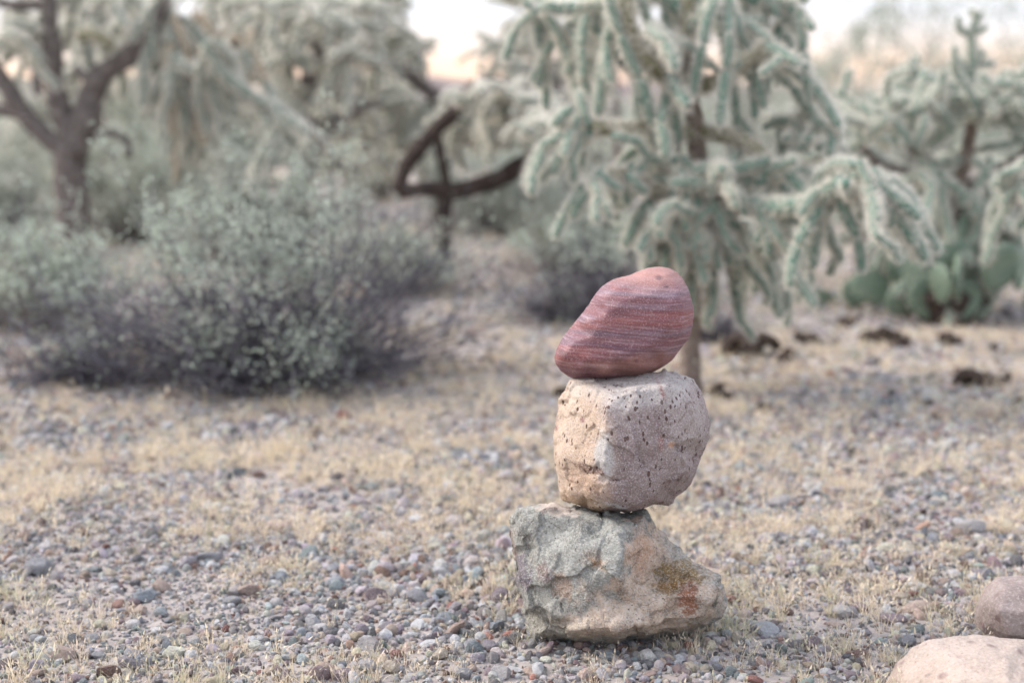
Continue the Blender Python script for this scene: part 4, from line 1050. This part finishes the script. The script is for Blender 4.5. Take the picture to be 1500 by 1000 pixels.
# ------------------------------------------------------------------ shrubs
def mat_twig(name, a, b):
    m = NB(name, .9, .15); return m.done(m.ramp(m.noise(30, 3), [(.35, a), (.65, b)]))
tw_dark = mat_twig('grey_twigs', (.062, .058, .070), (.18, .168, .185))
tw_pale = mat_twig('pale_twigs', (.16, .14, .13), (.30, .27, .24))
def mat_leaf(name, a, b, c3):
    m = NB(name, .7, .3); c = m.ramp(m.noise(22, 3, .7), [(.32, a), (.5, b), (.68, c3)])
    m.done(c); m.translucent(c, .3); return m.m
lf_grey = mat_leaf('grey_green_leaves', (.32, .37, .29), (.44, .49, .40), (.56, .60, .49))
lf_far = mat_leaf('dusty_green_leaves', (.32, .35, .28), (.42, .45, .37), (.52, .54, .45))
def shrub(label, base, seed, rx, ry, h, nst, nleaf, leafz=(.35, .6), leaf=.007, twig=tw_dark, leafm=lf_grey, name='desert_shrub', elmin=-.02, r0=.0035, dens=(7, 4), wid=1, leafbias=None, cat='shrub', group='desert shrubs', lowf=.25):
    rng = np.random.default_rng(seed); root = thing(name, label, cat, base, group)
    V, F = [], []; tips = []
    def twig_(p, d, L, r, sides=3, seg=5, wander=.16, lift=.05):
        P = [p]; 
        for k in range(seg):
            d = d + rng.normal(0, wander, 3) + np.array([0, 0, lift]); d /= np.linalg.norm(d)
            q = P[-1] + d*L/seg
            if q[2] < .008: q[2] = .008 + rng.uniform(0, .01); d[2] = abs(d[2])
            P.append(q)
        add_tube(V, F, P, [r*(1-.65*k/seg) for k in range(seg+1)], sides, False)
        return P, d
    for i in range(nst):
        az = rng.uniform(0, 6.283); el = math.asin(rng.uniform(elmin, 1)**1.0) if rng.random() < 1-lowf else rng.uniform(-.02, .38)
        ext = 1/math.sqrt((math.cos(el)*math.cos(az)/rx)**2 + (math.cos(el)*math.sin(az)/ry)**2 + (math.sin(el)/h)**2)
        L = ext*rng.uniform(.6, 1.02)
        d = np.array([math.cos(el)*math.cos(az), math.cos(el)*math.sin(az), math.sin(el)])
        P, d1 = twig_(np.array([rng.normal(0, .05*rx), rng.normal(0, .05*ry), 0.0]), d, L*.85, r0, 4, 6, .12)
        for c in range(dens[0]):
            k = int(rng.integers(1, 7)); k = min(k, 6); L2 = L*rng.uniform(.18, .42)
            dd = d1*.7 + rng.normal(0, .5, 3); dd /= np.linalg.norm(dd)
            P2, d2 = twig_(P[k].copy(), dd, L2, r0*.5, 3, 4)
            tips.append(P2[-1]); tips.append(P2[2])
            for e in range(dens[1]):
                k2 = int(rng.integers(1, 5)); dd = d2*.7 + rng.normal(0, .55, 3); dd /= np.linalg.norm(dd)
                P3, _ = twig_(P2[k2].copy(), dd, L2*rng.uniform(.3, .6), r0*.28, 3, 3)
                tips.append(P3[-1]); tips.append(P3[1])
    o = mesh_obj('twigs', V, F, twig, root); tag(o, kind='stuff')
    T = np.array(tips)
    if nleaf:
        zz = T[:, 2]/h; rad = np.hypot(T[:, 0]/rx, T[:, 1]/ry)
        wgt = np.clip((zz - leafz[0])/(leafz[1]-leafz[0]), 0.02, 1) * np.clip(.6 + .9*fbm(T, 7/max(rx, .3)*.6, 2, seed), .02, 2)
        if leafbias is not None: wgt = wgt*leafbias(T)
        wgt /= wgt.sum(); sel = rng.choice(len(T), nleaf, p=wgt)
        c = T[sel] + rng.normal(0, leaf*1.3, (nleaf, 3)); n = rng.normal(size=(nleaf, 3)); n /= np.linalg.norm(n, axis=1)[:, None]
        u = np.cross(n, rng.normal(size=(nleaf, 3))); u /= np.linalg.norm(u, axis=1)[:, None]; v = np.cross(n, u)
        s = (leaf*rng.uniform(.6, 1.2, nleaf))[:, None]
        W = np.stack([c-u*s, c-v*s*.5*wid, c+u*s, c+v*s*.5*wid], 1).reshape(-1, 3)
        o = mesh_obj('foliage', W, [(4*i, 4*i+1, 4*i+2, 4*i+3) for i in range(nleaf)], leafm, root); tag(o, kind='stuff')
    return root
def gpos(px, Y):
    p = at(px, 400, Y); return (p.x, Y, gz1(p.x, Y))
def lb(T):   # leaves favour the left and middle of the big shrub, with two low clumps
    b = np.where(T[:, 0] > .22, .22, 1.0) + np.where((T[:, 0] < -.1), .3, 0)
    for cx, cz, rr_, k in ((.13, .10, .09, 14), (.03, .17, .09, 10), (-.10, .16, .08, 8), (-.28, .24, .12, 2)):
        b = b + k*np.exp(-((T[:, 0]-cx)**2+(T[:, 2]-cz)**2)/rr_**2)*(T[:, 1] < .1)
    return b
shrub('wide grey green shrub with tangled dark twigs left of the stacked stones', gpos(398, 3.35), 61, .68, .38, .54, 200, 9200, (.42, .80), .0070, leafbias=lb, dens=(7, 5), lowf=.30)
shrub('mostly bare dark twiggy shrub behind the red stone', gpos(865, 4.35), 62, .34, .3, .34, 110, 2600, (.5, .95), .008, dens=(7, 4))
shrub('small dark twiggy shrub low on the ground right of the cactus trunk', gpos(1052, 3.95), 63, .16, .14, .13, 60, 0, r0=.003)
shrub('soft grey green bush under the tall cholla, behind the dark twigs', gpos(850, 5.6), 64, .36, .35, .46, 90, 7000, (.1, .5), .011, tw_pale, lf_far)
shrub('pale leafy bush at the far left edge of the big shrub', gpos(40, 4.2), 65, .40, .35, .36, 90, 5000, (.15, .5), .010, tw_pale, lf_grey)
shrub('green bush growing below the strands of the left tree', gpos(380, 6.0), 66, .6, .4, .62, 80, 7000, (.1, .4), .014, tw_pale, lf_far)
shrub('dusty bush between the left tree trunk and the far chollas', gpos(190, 7.2), 67, .8, .5, .75, 70, 9000, (.1, .4), .016, tw_pale, lf_far)
shrub('low dusty bush in front of the fallen limb', gpos(590, 5.0), 68, .35, .3, .25, 60, 4000, (.2, .5), .011, tw_pale, lf_far)
shrub('tall pale sage bush behind the dark twigs, left of the tall cholla', gpos(745, 7.6), 71, .5, .4, .62, 80, 7000, (.05, .4), .016, tw_pale, lf_far)
shrub('round sage bush far behind the tall cholla, right of its trunk', gpos(1130, 8.5), 72, .9, .5, .75, 70, 7000, (.05, .4), .018, tw_pale, lf_far)
shrub('dark shaded bush at the left edge beside the tree trunk', gpos(-20, 6.6), 69, .5, .4, .75, 90, 5000, (.1, .5), .014, tw_dark, lf_far)
shrub('broken dry twigs lying flat at the left of the big shrub', gpos(110, 3.3), 70, .34, .2, .14, 70, 500, (.3, .9), .007, r0=.003)
# slender wispy trees on the right horizon
for i, (px, Yt, rx, h) in enumerate(((1265, 15, 1.1, 3.3), (1120, 19, 1.4, 2.6), (1490, 18, 1.4, 3.2), (1395, 24, 1.8, 3.4))):
    shrub(['wispy pale green tree rising highest between the two right chollas', 'wispy low tree behind the tall cholla, right of its stem', 'wispy pale tree behind the right edge of the photo', 'wispy tree farthest off behind the right cholla'][i],
          gpos(px, Yt), 80+i, rx, rx, h, 70, 8000, (.05, .4), .036, tw_pale, lf_far, 'wispy_tree', .25, .010, (5, 3), .6, None, 'tree', 'wispy trees on the horizon')
# far scrub: one mass
ssrc = []
for k in range(4):
    r2 = np.random.default_rng(700+k); V = []; n = 900
    d = r2.normal(size=(n, 3)); d /= np.linalg.norm(d, axis=1)[:, None]; d[:, 2] = abs(d[:, 2])
    c = d*r2.uniform(.45, 1, (n, 1))*np.array([1, 1, .9])*(1+.25*fbm(d, 1.5, 2, k)[:, None]); nn = r2.normal(size=(n, 3)); nn /= np.linalg.norm(nn, axis=1)[:, None]
    u = np.cross(nn, r2.normal(size=(n, 3))); u /= np.linalg.norm(u, axis=1)[:, None]; v = np.cross(nn, u); s = .06
    W = np.stack([c-u*s, c-v*s*.6, c+u*s, c+v*s*.6], 1).reshape(-1, 3)
    me = bpy.data.meshes.new('scrub_source'); me.from_pydata([tuple(q) for q in W], [], [(4*i, 4*i+1, 4*i+2, 4*i+3) for i in range(n)]); me.materials.append(lf_far)
    ssrc.append(bpy.data.objects.new('scrub_source', me))
rng = np.random.default_rng(5); n = 2600
y = 16*np.exp(rng.uniform(0, 1, n)**.8*math.log(40)); x = rng.uniform(-1, 1, n)*(.5*y+6)
s = rng.uniform(.5, 1.2, n)
k = ~((np.abs(x/y-.1) < .12) & (y < 30) & (rng.uniform(size=n) < .6)); x, y, s = x[k], y[k], s[k]; n = len(x)
scatter('desert_scrub', np.stack([x, y, gz(x, y)*.5-.1], 1), np.stack([0*x, 0*x, rng.uniform(0, 6, n)], 1), np.stack([s*1.2, s*1.2, s], 1), rng.integers(0, 4, n), np.ones((n, 3)),
        collection('scrub_sources', ssrc), 'low dusty green scrub covering the far desert flat', 'scrub')

# ------------------------------------------------------------------ dead joints and debris on the ground
random.seed(9)
DEB = [(1190,503,58,'pair of dark dead cactus joints lying under the tall cholla, left pile'), (1285,502,72,'dark dead cactus joints lying in front of the low prickly pear pads'),
       (1422,560,84,'largest heap of dark dead cactus joints, on the sand at the right'), (1312,556,46,'small dark dead joint on the sand, left of the largest heap'), (1100,520,92,'long low heap of dark dead joints right of the cactus trunk'),
       (1150,528,48,'small dark dead joint next to the long low heap'), (1045,572,52,'dark dead joints piled at the foot of the cactus trunk'), (1240,470,50,'dark litter below the round prickly pear pad'),
       (815,578,44,'dark dead joint behind the left side of the red stone'), (1268,760,46,'dark grey stick like joint lying in the gravel right of the stack'), (1380,500,50,'dark litter in front of the large prickly pear clump'),
       (1215,528,30,'small dark joint between the left pile and the largest heap'), (1450,512,34,'small dark joint on the sand below the right edge pads'), (1355,590,28,'tiny dark joint below and left of the largest heap'),
       (1480,585,34,'dark joint at the right edge beside the largest heap'), (1120,595,28,'tiny dark joint on the grass right of the middle stone'), (1240,600,26,'tiny dark joint on open grass in the middle of the right side')]
for (px, py, wpx, lab) in DEB:
    Yd = ground_y(py+6); p = at(px, py, Yd); b = Vector((p.x, Yd, gz1(p.x, Yd)))
    root = thing('dead_cactus_joints', lab, 'debris', b, 'dead cactus joints fallen on the ground')
    wm = wpx/FPX*Yd; nn = max(1, int(wpx/16)) if py < 700 else 1
    for i in range(nn):
        o = bpy.data.objects.new('dead_joint', random.choice(dead_j)); C.objects.link(o); o.parent = root
        L = wm*.55 if nn > 1 else wm
        th = min(1.5, L/JL*1.5) if nn > 1 else .45
        o.scale = (th, th, L/JL); a = random.gauss(0, .6)
        o.rotation_euler = (0, R(90)+random.gauss(0, .15), a)
        o.location = (random.uniform(-.45, .25)*wm if nn > 1 else -wm/2, random.uniform(-.3, .3)*wm if nn > 1 else 0, .012*th + (.012*(i % 2) if nn > 2 else 0))
        
# ------------------------------------------------------------------ render
scene.render.engine = 'CYCLES'
scene.cycles.max_bounces = 6; scene.cycles.diffuse_bounces = 3; scene.cycles.transparent_max_bounces = 4
scene.cycles.use_adaptive_sampling = True
